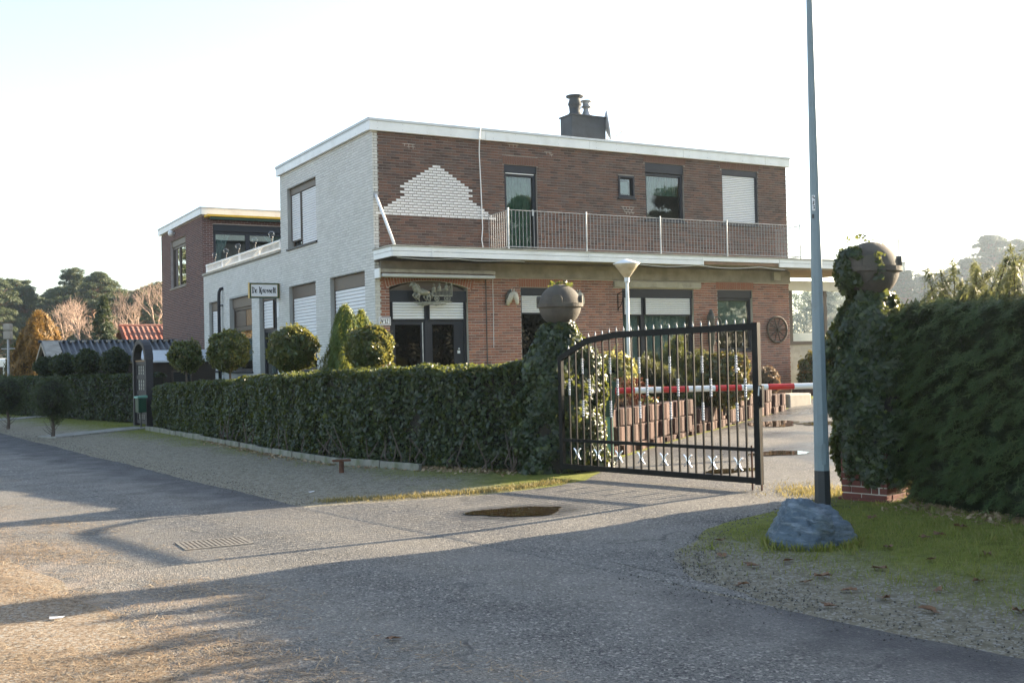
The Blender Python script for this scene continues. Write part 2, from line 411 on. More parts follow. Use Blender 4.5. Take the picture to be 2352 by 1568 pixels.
def asphalt_mat(name, light=1.0, wet=False, road=True):
    m, nt, out = mat_new(name)
    co = nd(nt, 'ShaderNodeTexCoord').outputs['Object']
    v1 = nd(nt, 'ShaderNodeTexVoronoi', {'Vector': co, 'Scale': 118.0}).outputs
    v2 = nd(nt, 'ShaderNodeTexVoronoi', {'Vector': co, 'Scale': 62.0}).outputs
    r1 = nd(nt, 'ShaderNodeSeparateColor', {0: v1['Color']}).outputs[0]
    r2 = nd(nt, 'ShaderNodeSeparateColor', {0: v2['Color']}).outputs[1]
    c = ramp(nt, r1, [(0,(.055,.055,.056)),(.45,(.115,.114,.112)),(.8,(.17,.165,.155)),(1,(.26,.25,.23))])
    c = mix(nt, mth(nt, 'GREATER_THAN', r2, .93), c, (.34,.325,.30))
    c = mix(nt, mth(nt, 'LESS_THAN', r2, .13), c, (.035,.034,.034))
    big = noise(nt, co, .8, 5, .6)
    c = mix(nt, .85, c, ramp(nt, big, [(.3, sc3((.74,.72,.68), light)), (.7, sc3((1.0,.96,.88), light))]), 'MULTIPLY')
    tr_ = mth(nt, 'SINE', mth(nt, 'ADD', mth(nt, 'MULTIPLY', nd(nt, 'ShaderNodeVectorMath', {0: co, 1: (.8,.6,0)}, operation='DOT_PRODUCT').outputs['Value'], 3.6), mth(nt, 'MULTIPLY', noise(nt, co, .5, 4), 5.0)))
    c = mix(nt, mth(nt, 'MULTIPLY', mth(nt, 'ADD', mth(nt, 'MULTIPLY', tr_, .5), .5), .28), c, (.23,.21,.175))
    wv = nd(nt, 'ShaderNodeVectorMath', {0: co, 1: nd(nt, 'ShaderNodeTexNoise', {'Vector': co, 'Scale': 1.7, 'Detail': 5.0}).outputs[1]}, operation='ADD').outputs[0]
    ck = nd(nt, 'ShaderNodeTexVoronoi', {'Vector': wv, 'Scale': .33}, feature='DISTANCE_TO_EDGE').outputs['Distance']
    cm = mth(nt, 'MULTIPLY', nd(nt, 'ShaderNodeMapRange', {0: ck, 1: .003, 2: .009, 3: 1.0, 4: 0.0}).outputs[0], ramp(nt, noise(nt, co, .6, 3), [(.5,(0,0,0)),(.6,(1,1,1))]))
    c = mix(nt, mth(nt, 'MULTIPLY', cm, .8), c, (.03,.03,.028))
    q = nd(nt, 'ShaderNodeVectorMath', {0: co, 1: (.8,.6,0)}, operation='DOT_PRODUCT').outputs['Value']
    if road:
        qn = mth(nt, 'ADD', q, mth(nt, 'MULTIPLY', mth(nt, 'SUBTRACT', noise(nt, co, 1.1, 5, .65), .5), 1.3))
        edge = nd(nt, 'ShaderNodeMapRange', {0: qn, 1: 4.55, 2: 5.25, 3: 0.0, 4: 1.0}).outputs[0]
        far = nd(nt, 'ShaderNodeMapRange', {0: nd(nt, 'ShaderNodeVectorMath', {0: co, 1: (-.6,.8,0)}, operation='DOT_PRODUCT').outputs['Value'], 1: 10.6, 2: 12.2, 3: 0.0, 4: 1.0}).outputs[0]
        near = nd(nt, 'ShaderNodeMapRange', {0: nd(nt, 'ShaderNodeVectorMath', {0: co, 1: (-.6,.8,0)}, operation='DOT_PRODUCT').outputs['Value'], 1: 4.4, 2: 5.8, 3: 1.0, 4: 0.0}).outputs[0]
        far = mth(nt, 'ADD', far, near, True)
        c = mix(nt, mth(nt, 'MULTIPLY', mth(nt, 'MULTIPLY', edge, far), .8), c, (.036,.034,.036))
        left = nd(nt, 'ShaderNodeMapRange', {0: qn, 1: 3.1, 2: 1.9, 3: 0.0, 4: 1.0}).outputs[0]
        nn = mth(nt, 'ADD', mth(nt, 'MULTIPLY', noise(nt, co, 24, 8, .85), .6), mth(nt, 'MULTIPLY', noise(nt, co, 2.3, 4, .6), .45))
        c = mix(nt, mth(nt, 'MULTIPLY', left, ramp(nt, nn, [(.47,(0,0,0)),(.60,(1,1,1))])), c, (.30,.24,.18))
    bpn = mth(nt, 'ADD', v1['Distance'], mth(nt, 'MULTIPLY', v2['Distance'], 1.2))
    bp = nd(nt, 'ShaderNodeBump', {'Height': bpn, 'Strength': .55 if not wet else .4, 'Distance': .012}).outputs[0]
    rough = ramp(nt, noise(nt, co, 2.2, 6, .6), [(.4, (.62,)*3), (.65, (.85,)*3)])
    if wet:
        w = noise(nt, co, .55, 5, .55)
        wm = mth(nt, 'MULTIPLY', ramp(nt, w, [(.46,(0,0,0)),(.56,(1,1,1))]), nd(nt, 'ShaderNodeMapRange', {0: q, 1: 10.0, 2: 12.0, 3: 0.0, 4: 1.0}).outputs[0])
        pd = nd(nt, 'ShaderNodeVectorMath', {0: nd(nt, 'ShaderNodeVectorMath', {0: co, 1: (1.0,1.45,0)}, operation='MULTIPLY').outputs[0], 1: (.02,16.38,0)}, operation='DISTANCE').outputs['Value']
        pdn = mth(nt, 'ADD', pd, mth(nt, 'MULTIPLY', mth(nt, 'SUBTRACT', noise(nt, co, 4, 4), .5), .3))
        wm = mth(nt, 'MAXIMUM', wm, nd(nt, 'ShaderNodeMapRange', {0: pdn, 1: .55, 2: .82, 3: 1.0, 4: 0.0}).outputs[0])
        c = mix(nt, mth(nt, 'MULTIPLY', wm, .5), c, (.055,.05,.044))
        rough = mth(nt, 'SUBTRACT', rough, mth(nt, 'MULTIPLY', wm, .42), True)
    b = nd(nt, 'ShaderNodeBsdfPrincipled', {'Base Color': c, 'Roughness': rough, 'Normal': bp, 'Specular IOR Level': .45})
    nt.links.new(b.outputs[0], out.inputs[0])
    return m
M['asphalt'] = asphalt_mat('road_asphalt', .9)
M['drive'] = asphalt_mat('drive_asphalt', .92, wet=True, road=False)

def ground_mat():
    m, nt, out = mat_new('verge_ground')
    co = nd(nt, 'ShaderNodeTexCoord').outputs['Object']
    q = nd(nt, 'ShaderNodeVectorMath', {0: co, 1: (.8,.6,0)}, operation='DOT_PRODUCT').outputs['Value']
    qn = mth(nt, 'ADD', q, mth(nt, 'MULTIPLY', mth(nt, 'SUBTRACT', noise(nt, co, .9, 6, .65), .5), 2.6))
    n1 = noise(nt, co, 9, 8, .7)
    sand = ramp(nt, n1, [(.3,(.125,.108,.072)),(.5,(.215,.19,.135)),(.7,(.30,.27,.20))])
    moss = ramp(nt, n1, [(.3,(.09,.105,.02)),(.55,(.18,.195,.036)),(.75,(.26,.25,.07))])
    pl2 = nd(nt, 'ShaderNodeVectorMath', {0: co, 1: (-.6,.8,0)}, operation='DOT_PRODUCT').outputs['Value']
    shift = nd(nt, 'ShaderNodeMapRange', {0: pl2, 1: 9.0, 2: 12.0, 3: 0.0, 4: 1.15}).outputs[0]
    f = nd(nt, 'ShaderNodeMapRange', {0: mth(nt, 'SUBTRACT', qn, shift), 1: 6.3, 2: 7.6, 3: 0.0, 4: 1.0}).outputs[0]
    c = mix(nt, f, sand, moss)
    needles = nd(nt, 'ShaderNodeMapRange', {0: qn, 1: 3.0, 2: 2.2, 3: 0.0, 4: 1.0}).outputs[0]
    c = mix(nt, needles, c, ramp(nt, noise(nt, co, 30, 6, .8), [(.38,(.11,.08,.055)),(.5,(.26,.20,.14)),(.62,(.40,.335,.26))]))
    spk = nd(nt, 'ShaderNodeSeparateColor', {0: nd(nt, 'ShaderNodeTexVoronoi', {'Vector': co, 'Scale': 60.0}).outputs['Color']}).outputs[0]
    c = mix(nt, mth(nt, 'MULTIPLY', mth(nt, 'GREATER_THAN', spk, .82), mth(nt, 'SUBTRACT', 1.0, f)), c, (.33,.31,.27))
    bp = nd(nt, 'ShaderNodeBump', {'Height': noise(nt, co, 45, 8, .75), 'Strength': .9, 'Distance': .03}).outputs[0]
    b = nd(nt, 'ShaderNodeBsdfPrincipled', {'Base Color': c, 'Roughness': .95, 'Normal': bp, 'Specular IOR Level': .2})
    nt.links.new(b.outputs[0], out.inputs[0])
    return m
M['ground'] = ground_mat()

def water_mat():
    m, nt, out = mat_new('puddle_water')
    co = nd(nt, 'ShaderNodeTexCoord').outputs['Object']
    b = nd(nt, 'ShaderNodeBsdfPrincipled', {'Base Color': ramp(nt, noise(nt, co, 3, 3), [(.3,(.022,.016,.009)),(.7,(.04,.028,.015))]), 'Roughness': .02, 'IOR': 1.33})
    nt.links.new(b.outputs[0], out.inputs[0])
    return m
M['water'] = water_mat()

def block_mat():
    m, nt, out = mat_new('ribbed_concrete_block')
    co = nd(nt, 'ShaderNodeTexCoord').outputs['Object']
    rnd = nd(nt, 'ShaderNodeObjectInfo').outputs['Random']
    c = ramp(nt, rnd, [(0,(.055,.030,.024)),(.5,(.085,.046,.036)),(1,(.12,.068,.053))])
    c = mix(nt, .6, c, ramp(nt, noise(nt, co, 70, 5, .8), [(.3,(.45,.42,.4)),(.7,(1.2,1.15,1.1))]), 'MULTIPLY')
    bp = nd(nt, 'ShaderNodeBump', {'Height': noise(nt, co, 120, 4, .7), 'Strength': .7, 'Distance': .006}).outputs[0]
    b = nd(nt, 'ShaderNodeBsdfPrincipled', {'Base Color': c, 'Roughness': .9, 'Normal': bp})
    nt.links.new(b.outputs[0], out.inputs[0])
    return m
M['block'] = block_mat()

def rock_mat():
    m, nt, out = mat_new('blue_grey_rock')
    co = nd(nt, 'ShaderNodeTexCoord').outputs['Object']
    c = ramp(nt, noise(nt, co, 5, 8, .65), [(.3,(.06,.09,.12)),(.55,(.11,.155,.195)),(.75,(.19,.24,.285))])
    mp0 = nd(nt, 'ShaderNodeMapping', {0: co, 'Rotation': (.5,.35,.2), 'Scale': (1.0,1.5,9.0)}).outputs[0]
    c = mix(nt, mth(nt, 'MULTIPLY', ramp(nt, noise(nt, mp0, 3.0, 6, .7), [(.52,(0,0,0)),(.66,(1,1,1))]), .7), c, (.30,.34,.37))
    c = mix(nt, mth(nt, 'MULTIPLY', ramp(nt, noise(nt, co, 3.3, 4), [(.55,(0,0,0)),(.7,(1,1,1))]), .5), c, (.07,.085,.05))
    mp = nd(nt, 'ShaderNodeMapping', {0: co, 'Rotation': (.5,.35,.2), 'Scale': (1.2,1.6,7.0)}).outputs[0]
    h = mth(nt, 'ADD', noise(nt, mp, 3.5, 6, .6), mth(nt, 'MULTIPLY', noise(nt, co, 30, 6, .7), .25))
    bp = nd(nt, 'ShaderNodeBump', {'Height': h, 'Strength': 1.0, 'Distance': .07}).outputs[0]
    b = nd(nt, 'ShaderNodeBsdfPrincipled', {'Base Color': c, 'Roughness': .55, 'Normal': bp})
    nt.links.new(b.outputs[0], out.inputs[0])
    return m
M['rock'] = rock_mat()

def lampglass():
    m, nt, out = mat_new('milky_lamp_glass')
    co = nd(nt, 'ShaderNodeTexCoord').outputs['Object']
    c = ramp(nt, noise(nt, co, 9, 4), [(.3,(.62,.56,.42)),(.7,(.82,.78,.66))])
    b = nd(nt, 'ShaderNodeBsdfPrincipled', {'Base Color': c, 'Roughness': .25})
    t = nd(nt, 'ShaderNodeBsdfTranslucent', {'Color': c})
    s = nd(nt, 'ShaderNodeMixShader', {0: .6, 1: b.outputs[0], 2: t.outputs[0]})
    nt.links.new(s.outputs[0], out.inputs[0])
    return m
M['lampglass'] = lampglass()

# ------------------------------------------------------------------ ground, road, drive
def grid_sheet(name, X, Y, mat, lift, sink=False):
    """X, Y: 2-D arrays of positions"""
    Z = zg(X, Y) + lift
    if sink:
        Z[:,0] -= lift + .006; Z[:,-1] -= lift + .006; Z[0,:] -= lift + .006; Z[-1,:] -= lift + .006
    r, c = X.shape
    me = bpy.data.meshes.new(name)
    vs = np.stack([X, Y, Z], -1).reshape(-1, 3)
    i = np.arange(r*c).reshape(r, c)
    f = np.stack([i[:-1,:-1], i[:-1,1:], i[1:,1:], i[1:,:-1]], -1).reshape(-1, 4)
    me.from_pydata(vs.tolist(), [], f.tolist())
    me.polygons.foreach_set('use_smooth', [True]*len(me.polygons))
    me.materials.append(mat)
    return structure(mk(name, me))

ax = np.concatenate([np.linspace(-700,-60,14), np.linspace(-55,-20,36), np.linspace(-19.6,19.6,99), np.linspace(20,60,36), np.linspace(70,700,14)])
ay = np.concatenate([np.linspace(-300,-12,10), np.linspace(-10,46,141), np.linspace(48,110,30), np.linspace(125,900,16)])
GX, GY = np.meshgrid(ax, ay)
grid_sheet('ground', GX, GY, M['ground'], 0.0)

def sm_noise(t, seed, amp, k=3):
    r = np.random.default_rng(seed); o = np.zeros_like(t)
    for j in range(k): o += amp/(j+1)*np.sin(t*(1.1*2.1**j) + r.uniform(0, 6.28))
    return o
pp = np.arange(-40, 95, .25)
qe = 5.63 + .046*np.clip(pp - 11.5, 0, None) + sm_noise(pp, 3, .025)
ql = 2.0 + .046*np.clip(pp - 11.5, 0, None) + sm_noise(pp, 5, .10)
tt = np.linspace(0, 1, 16)
Q = ql[:,None] + (qe - ql)[:,None]*tt[None]
Pp = np.repeat(pp[:,None], 16, 1)
grid_sheet('road', .8*Q - .6*Pp, .6*Q + .8*Pp, M['asphalt'], 0.005, True)

def poly_sample(pts, n):
    pts = np.array(pts, float); d = np.r_[0, np.cumsum(np.linalg.norm(np.diff(pts, axis=0), axis=1))]
    t = np.linspace(0, d[-1], n)
    return np.stack([np.interp(t, d, pts[:,0]), np.interp(t, d, pts[:,1])], -1)
dl = [(-2.6,12.35),(-2.0,12.55),(-1.4,12.63),(-.5,12.75),(.3,13.1),(.85,13.6),(1.2,15.0),(1.55,16.2),(3.1,19.0),(5.9,24.2),(7.4,27.6),(9.3,31.2),(13,37)]
dr = [(1.75,6.9),(1.36,7.7),(1.26,8.3),(1.34,8.9),(1.75,9.8),(2.6,10.7),(3.25,11.35),(4.1,13.0),(5.6,15.5),(8.5,20.5),(12,26),(15,31),(18,37)]
def seglist(a, n): # keep vertices in step: sample each span alike
    out = []
    for i in range(len(a)-1):
        for k in range(n): out.append((a[i][0]+(a[i+1][0]-a[i][0])*k/n, a[i][1]+(a[i+1][1]-a[i][1])*k/n))
    out.append(a[-1]); return np.array(out)
A, B = seglist(dl, 8), seglist(dr, 8)
A[:,0] += sm_noise(np.arange(len(A))*.5, 8, .02); B[:,0] += sm_noise(np.arange(len(B))*.5, 9, .03)
tt = np.linspace(0, 1, 26)[None,:,None]
S = A[:,None,:]*(1-tt) + B[:,None,:]*tt
grid_sheet('driveway', S[...,0], S[...,1], M['drive'], 0.009, True)

def puddle(name, c, rx, ry, rot, seed, label):
    mb = MB(); n = 40; r = np.random.default_rng(seed); ph = r.uniform(0, 6.28, 4); vs = []
    for k in range(n):
        t = 2*math.pi*k/n
        g = 1 + .16*math.sin(2*t+ph[0]) + .12*math.sin(3*t+ph[1]) + .06*math.sin(5*t+ph[2]) + .04*math.sin(9*t+ph[3])
        x, y = rx*g*math.cos(t), ry*g*math.sin(t)
        vs.append((c[0]+x*math.cos(rot)-y*math.sin(rot), c[1]+x*math.sin(rot)+y*math.cos(rot)))
    mb.add([(c[0], c[1], zgf(*c)+.0165)] + [(x, y, zgf(x, y)+.0165) for x, y in vs], [(0, k+1, (k+1) % n + 1) for k in range(n)])
    return structure(mb.build(name, M['water']))
puddle('puddle', (.02, 11.3), .46, .30, .2, 1, '')
puddle('puddle', (2.72, 13.75), .34, .22, .3, 2, '')
puddle('puddle', (4.85, 20.6), .55, .55, .6, 3, '')
puddle('puddle', (3.75, 15.6), .45, .28, -.1, 4, '')
puddle('puddle', (5.9, 20.2), .7, .35, .1, 6, '')

# path slabs to the little gates
def slab_path(pts, w):
    a = poly_sample(pts, 7)
    for i in range(6):
        p, q = a[i], a[i+1]; d = (q-p)/np.linalg.norm(q-p); n_ = np.array([-d[1], d[0]])*w/2; g = .012
        cs = [p+d*g-n_, q-d*g-n_, q-d*g+n_, p+d*g+n_]
        mb = MB(); dz = random.uniform(-.004,.004)
        mb.add([(c[0],c[1],zgf(*c)-.05) for c in cs]+[(c[0],c[1],zgf(*c)+.035+dz) for c in cs], [(0,3,2,1),(4,5,6,7),(0,1,5,4),(1,2,6,5),(2,3,7,6),(3,0,4,7)])
        yield mb.build('paving_slab', M['path'], bevel=.006)
path_root = bpy.data.objects.new('garden_path', None); COL.objects.link(path_root); structure(path_root)
for o in slab_path([(-10.9,25.6),(-9.25,27.5)], .9): o.parent = path_root
for o in slab_path([(-16.4,34.1),(-14.6,35.4)], .8): o.parent = path_root

#PART2
# ------------------------------------------------------------------ the house
TH = R(29.5)
house = thing('house', 'two storey flat roofed brick house with white painted side wall and balcony', 'house', (-3.097, 25.0, 0), TH)
def PF(u, z, d): return (u, -d, z)            # street-side facade
def PL(u, z, d): return (-d, u, z)            # white side wall
def PW(u, z, d): return (u, 15.7 - d, z)      # terrace face of the rear wing
def PR(u, z, d): return (12.65 + d, u, z)     # far end wall
def PB(u, z, d): return (-d + .02, u, z)      # brown wing side wall

COURSE, PITCH = .0645, .21
def wall_cells(mb, P, u0, u1, z0, z1, holes, d0=-.24, d1=0.0):
    us = sorted({u0, u1, *[min(max(h[i], u0), u1) for h in holes for i in (0, 1)]})
    zs = sorted({z0, z1, *[min(max(h[i], z0), z1) for h in holes for i in (2, 3)]})
    for i in range(len(us)-1):
        run = None
        for k in range(len(zs)-1):
            cu, cz = (us[i]+us[i+1])/2, (zs[k]+zs[k+1])/2
            solid = not any(h[0] < cu < h[1] and h[2] < cz < h[3] for h in holes)
            if solid: run = (run[0] if run else zs[k], zs[k+1])
            if run and (not solid or k == len(zs)-2):
                mb.pbox(P, us[i], us[i+1], run[0], run[1], d0, d1); run = None

def bricks(mb, P, u0, u1, z0, z1, holes, zorg, uorg, relief=.008, skip=None, jit=.0022):
    k0 = int(math.floor((z0 - zorg)/COURSE)); k1 = int(math.ceil((z1 - zorg)/COURSE))
    for k in range(k0, k1):
        za, zb = zorg + k*COURSE, zorg + (k+1)*COURSE - .011
        if za < z0 - .001 or zb > z1 + .001: continue
        off = uorg + (PITCH/2 if k % 2 else 0)
        j0 = int(math.floor((u0 - off)/PITCH)); j1 = int(math.ceil((u1 - off)/PITCH))
        for j in range(j0, j1):
            a, b = max(off + j*PITCH, u0), min(off + (j+1)*PITCH - .010, u1)
            if b - a < .02: continue
            spans = [(a, b)]
            for h in holes:
                if h[2] < zb - .004 and h[3] > za + .004:
                    ns = []
                    for s_, e_ in spans:
                        if h[0] > s_: ns.append((s_, min(e_, h[0])))
                        if h[1] < e_: ns.append((max(s_, h[1]), e_))
                    spans = [x for x in ns if x[1] - x[0] > .015]
            for s_, e_ in spans:
                if skip and skip(k, (s_+e_)/2): continue
                d = relief + random.uniform(-jit, jit)
                dz = random.uniform(-.0015, .0015)
                vs = [P(s_,za+dz,0),P(e_,za+dz,0),P(e_,zb+dz,0),P(s_,zb+dz,0),P(s_+.002,za+dz+.002,d),P(e_-.002,za+dz+.002,d),P(e_-.002,zb+dz-.002,d),P(s_+.002,zb+dz-.002,d)]
                mb.add(vs, [(4,5,6,7),(0,1,5,4),(1,2,6,5),(2,3,7,6),(3,0,4,7)])

def soldier(mb, P, u0, u1, z0, z1):
    n = max(1, int((u1-u0)/.0645)); w = (u1-u0)/n
    for i in range(n):
        mb.pbox(P, u0+i*w+.005, u0+(i+1)*w-.005, z0, z1, .001, .009+random.uniform(-.002,.002))

# openings: u0, u1, z0, z1
H_U = [(3.44,4.37,4.24,6.37),(6.82,7.33,5.74,6.31),(7.69,8.97,5.19,6.71),(10.29,11.58,5.20,6.71)]
H_D = [(.35,2.37,.40,3.50),(3.83,5.0,1.40,3.37),(6.86,9.2,1.40,3.38),(10.03,11.28,1.72,3.38)]
SOLD = [(3.40,4.41,6.38,6.58),(7.64,9.02,6.72,6.89),(10.24,11.63,6.72,6.89),(3.78,5.05,3.38,3.58),(9.98,11.33,3.39,3.59)]
fw = MB(); wall_cells(fw, PF, 0.02, 12.65, 3.78, 6.98, H_U); fw.build('upper_front_wall', M['mortar_dark'], house)
fl = MB(); wall_cells(fl, PF, 0.02, 12.65, -.1, 3.78, H_D); fl.build('lower_front_wall', M['mortar_light'], house)

EXT = [1,2,3,4,5,6,7,8,9,8,9,8,9,10,11,12,13,14,15]     # white pyramid, half bricks each side, top row first
PZ, PU = 5.00, 1.62
def in_pyr(k, u):
    r = len(EXT) - 1 - k
    return 0 <= r < len(EXT) and abs(u - PU) < EXT[r]*PITCH/2
uo = PU - PITCH/2 if EXT[-1] % 2 else PU     # bottom row (k=0) starts at PU - EXT*half
uo = PU - EXT[-1]*PITCH/2
b = MB(); bricks(b, PF, .125, 12.65, 4.16, 6.95, H_U + [s for s in SOLD if s[2] > 5], PZ, uo, skip=in_pyr)
stuff(b.build('brickwork', M['brick_up'], house))
b = MB(); bricks(b, PF, .125, 12.65, .35, 3.60, H_D + [s for s in SOLD if s[2] < 5] + [(.24,2.48,3.315,3.62),(6.59,9.42,3.40,3.57)], PZ, uo)
stuff(b.build('brickwork', M['brick_lo'], house))
def lintel(P, u0, u1, z0, z1, mat, mort):
    part = MB().pbox(P, u0, u1, z0, z1, .0005, .002).build('brick_lintel', M[mort], house)
    n = max(1, int((u1-u0)/.0645)); w = (u1-u0)/n; first = None
    for i in range(n):
        if first is None: first = o = MB().pbox(P, .005, w-.005, z0, z1, .002, .009).build('brick', M[mat], part)
        else: o = first.copy(); COL.objects.link(o)
        o.location = PF(u0+i*w, 0, random.uniform(-.002,.003))
for s in SOLD[:3]: lintel(PF, *s, 'brick_up', 'mortar_dark')
for s in SOLD[3:]: lintel(PF, *s, 'brick_lo', 'mortar_light')
# the segmental arch over the double door
arch = None
for i in range(34):
    t = (i + .5)/34; u = .22 + t*2.28; rise = .20*(1 - (2*t-1)**2); sl = (t - .5)*.30
    z = 3.30 + rise; w = .028; b = MB()
    b.add([PF(u-w, z, .001), PF(u+w, z, .001), PF(u+w+sl*.32, z+.2, .001), PF(u-w+sl*.32, z+.2, .001),
           PF(u-w, z, .010), PF(u+w, z, .010), PF(u+w+sl*.32, z+.2, .010), PF(u-w+sl*.32, z+.2, .010)],
          [(4,5,6,7),(0,1,5,4),(1,2,6,5),(2,3,7,6),(3,0,4,7)])
    b.build('arch_brick', M['brick_lo'], house)
# mortar fill between arch and rectangular opening
n = 24; pl = [(.35, 3.52)] + [(.35 + 2.02*i/n, 3.29 + .20*(1-((.35+2.02*i/n-.22)/1.14-1)**2)) for i in range(n+1)] + [(2.37, 3.52)]
MB().prism(pl, lambda u, z: PF(u, z, -.22), lambda u, z: PF(u, z, -.001)).build('arch_infill', M['mortar_light'], house)
# repaired pointing: pale mortar patches
for (u, z, n_) in ((.75,6.66,3),(.86,6.60,2),(3.55,6.86,3),(4.6,6.75,2),(6.9,5.50,4),(6.95,5.43,3),(7.0,5.36,3),(4.75,6.70,1)):
    b = MB(); b.pbox(PF, u, u+n_*.105, z, z+.010, .001, .0115)
    for j in range(n_): b.pbox(PF, u+j*.105+.05, u+j*.105+.06, z-.05, z+.001, .001, .0112)
    b.build('mortar_patch', M['mortar_light'], house)
# white pyramid, each brick by itself
wb_me = MB().pbox(PF, 0, PITCH-.016, 0, COURSE-.019, .001, .011)
wb0 = None
for r, e in enumerate(EXT):
    k = len(EXT)-1-r
    for j in range(e):
        u = PU - e*PITCH/2 + j*PITCH
        if wb0 is None: o = wb0 = wb_me.build('white_brick', M['brick_chalk'], house)
        else: o = wb0.copy(); COL.objects.link(o)
        o.location = PF(u+.001, PZ + k*COURSE, random.uniform(0,.003))
# white corner return on the street side
b = MB(); b.box(-.001, .02, 0.0, .24, -.1, 6.98); b.build('corner_mortar', M['mortar_white'], house)
b = MB(); bricks(b, PF, -.009, .115, .35, 6.95, [(-.5,1,3.9,4.2)], PZ, uo, relief=.010); stuff(b.build('corner_bricks', M['brick_white'], house))

# white side wall ----------------------------------------------------------
HL = [(.59,2.92,1.45,3.75),(4.0,6.19,1.45,3.75),(7.33,9.05,.80,3.76),(9.82,12.36,1.42,3.78),(13.45,15.0,1.44,3.80),(3.84,6.20,4.80,6.46)]
b = MB(); wall_cells(b, PL, .24, 6.84, -.1, 6.98, HL); wall_cells(b, PL, 6.84, 15.7, -.1, 4.82, HL)
b.build('white_side_wall', M['mortar_white'], house)
b = MB(); bricks(b, PL, .001, 6.84, .8, 6.95, HL, PZ, 0.0, relief=.007); bricks(b, PL, 6.845, 15.7, .8, 4.78, HL, PZ, 0.0, relief=.007)
stuff(b.build('white_brickwork', M['brick_white'], house))
# main block end above terrace, brown wing
b = MB(); b.box(.24, 12.65, 6.60, 6.84, 4.5, 6.98); b.build('rear_upper_wall', M['mortar_white'], house)
HW = [(18.38,20.97,4.68,6.54)]
b = MB(); wall_cells(b, PB, 15.7, 22.6, -.1, 6.98, HW, -.26, 0); b.build('wing_side_wall', M['mortar_wing'], house)
b = MB(); bricks(b, PB, 15.70, 22.6, .3, 6.95, HW, PZ, .05); stuff(b.build('wing_brickwork', M['brick_wing'], house))
HT = [(.36,5.2,4.86,6.64)]
b = MB(); wall_cells(b, PW, .28, 7.0, -.1, 6.98, HT); b.build('terrace_wall', M['mortar_wing'], house)
b = MB(); bricks(b, PW, -.01, 7.0, 4.82, 6.95, HT, PZ, .03); stuff(b.build('terrace_brickwork', M['brick_wing'], house))
# shell: remaining walls, floors, roofs
b = MB()
b.box(12.41, 12.65, .24, 15.7, -.1, 6.98); b.box(6.76, 7.0, 15.94, 22.6, -.1, 6.98); b.box(.28, 6.76, 22.36, 22.6, -.1, 6.98)
b.box(7.0, 12.41, 15.46, 15.70, -.1, 4.6)
b.build('rear_walls', M['brick_wing'], house)
b = MB(); b.box(.24, 12.41, .24, 15.46, .05, .25); b.box(.24, 12.41, .24, 6.6, 3.85, 4.1); b.box(.24, 12.41, 3.6, 3.7, .25, 6.9); b.box(3.0, 3.1, .24, 15.4, .25, 3.8)
b.box(.28, 6.76, 15.94, 22.3, 4.3, 4.5); b.box(5.6, 5.7, 15.94, 22.3, 4.5, 6.9); b.box(.28, 6.7, 18.0, 18.1, 4.5, 6.9)
b.build('inner_floors', M['plaster'], house)
b = MB(); b.box(.1, 12.55, .1, 6.74, 6.98, 7.10); b.box(.1, 6.9, 15.8, 22.5, 6.98, 7.10); b.box(.24, 12.41, 6.84, 15.7, 4.60, 4.78)
b.build('flat_roof', M['roofing'], house)

# fascias: boards with joints, zinc cap
def fascia(P, u0, u1, z0, z1, d, joints, name='roof_fascia', flip=False):
    cuts = [u0] + joints + [u1]
    root = None
    for a_, c_ in zip(cuts[:-1], cuts[1:]):
        o = MB().pbox(P, a_+.003, c_-.003, z0, z1-.06, .012, d).build(name, M['fascia'], house, bevel=.004)
        mbn = MB(); nn = int((c_-a_)/.62)
        for i in range(nn):
            for zz in (z0+.05, z1-.10):
                mbn.pbox(P, a_+.2+i*.62, a_+.212+i*.62, zz, zz+.012, d, d+.004)
        if nn: mbn.build('screw', M['steel_dull'], o)
    MB().pbox(P, u0-.012, u1+.012, z1-.06, z1, -.10, d+.022).build('zinc_cap', M['zinc'], house, bevel=.006)
fascia(PF, -.10, 12.73, 6.90, 7.18, .10, [2.9, 5.9, 8.9, 11.8])
fascia(PL, -.062, 6.90, 6.92, 7.196, .096, [2.4, 4.8])
fascia(PW, -.07, 6.9, 6.96, 7.23, .10, [3.4])
fascia(PB, 15.64, 22.66, 6.96, 7.235, .118, [19.2])
MB().box(-.10, 12.7, .11, 6.9, 7.10, 7.13).build('roof_edge', M['zinc'], house)

# terrace coping + balustrade
MB().box(-.07, .26, 6.86, 15.66, 4.785, 4.86).build('terrace_coping', M['concrete_light'], house, bevel=.01)
ter = MB()
ter.box(-.005,.055, 6.9, 15.35, 4.89, 4.925); ter.box(-.010,.060, 6.9, 15.35, 5.105, 5.145)
for u in (6.93, 9.05, 11.15, 13.25, 15.32): ter.box(0,.05, u-.03, u+.03, 4.86, 5.16)
terrace = ter.build('terrace_balustrade', M['white'], house)
sl_me = MB().box(.018,.032, -.010,.010, 4.92, 5.11)
for i in range(72):
    u = 7.05 + i*.115
    if i == 0: s0 = o = sl_me.build('baluster', M['white'], terrace)
    else: o = s0.copy(); COL.objects.link(o)
    o.location = (0, u, 0)
for k, (ua, ub) in enumerate(((8.6, 9.7), (12.0, 13.0))):
    MB().tube([(-.012, ua, 5.10), (-.012, ub, 4.90)], .022, 6).build('brace', M['white'], terrace)
for u in (7.81, 9.49, 11.32, 12.79, 14.25):
    g = MB().ball((0.03, u, 5.40), .085).build('globe_lamp', M['glass_clear'], terrace, smooth=True)
    MB().lathe([(.02,5.14),(.02,5.28),(.05,5.30),(.05,5.33),(0,5.33)], 10, (.03, u, 0)).build('lamp_foot', M['navy'], g)

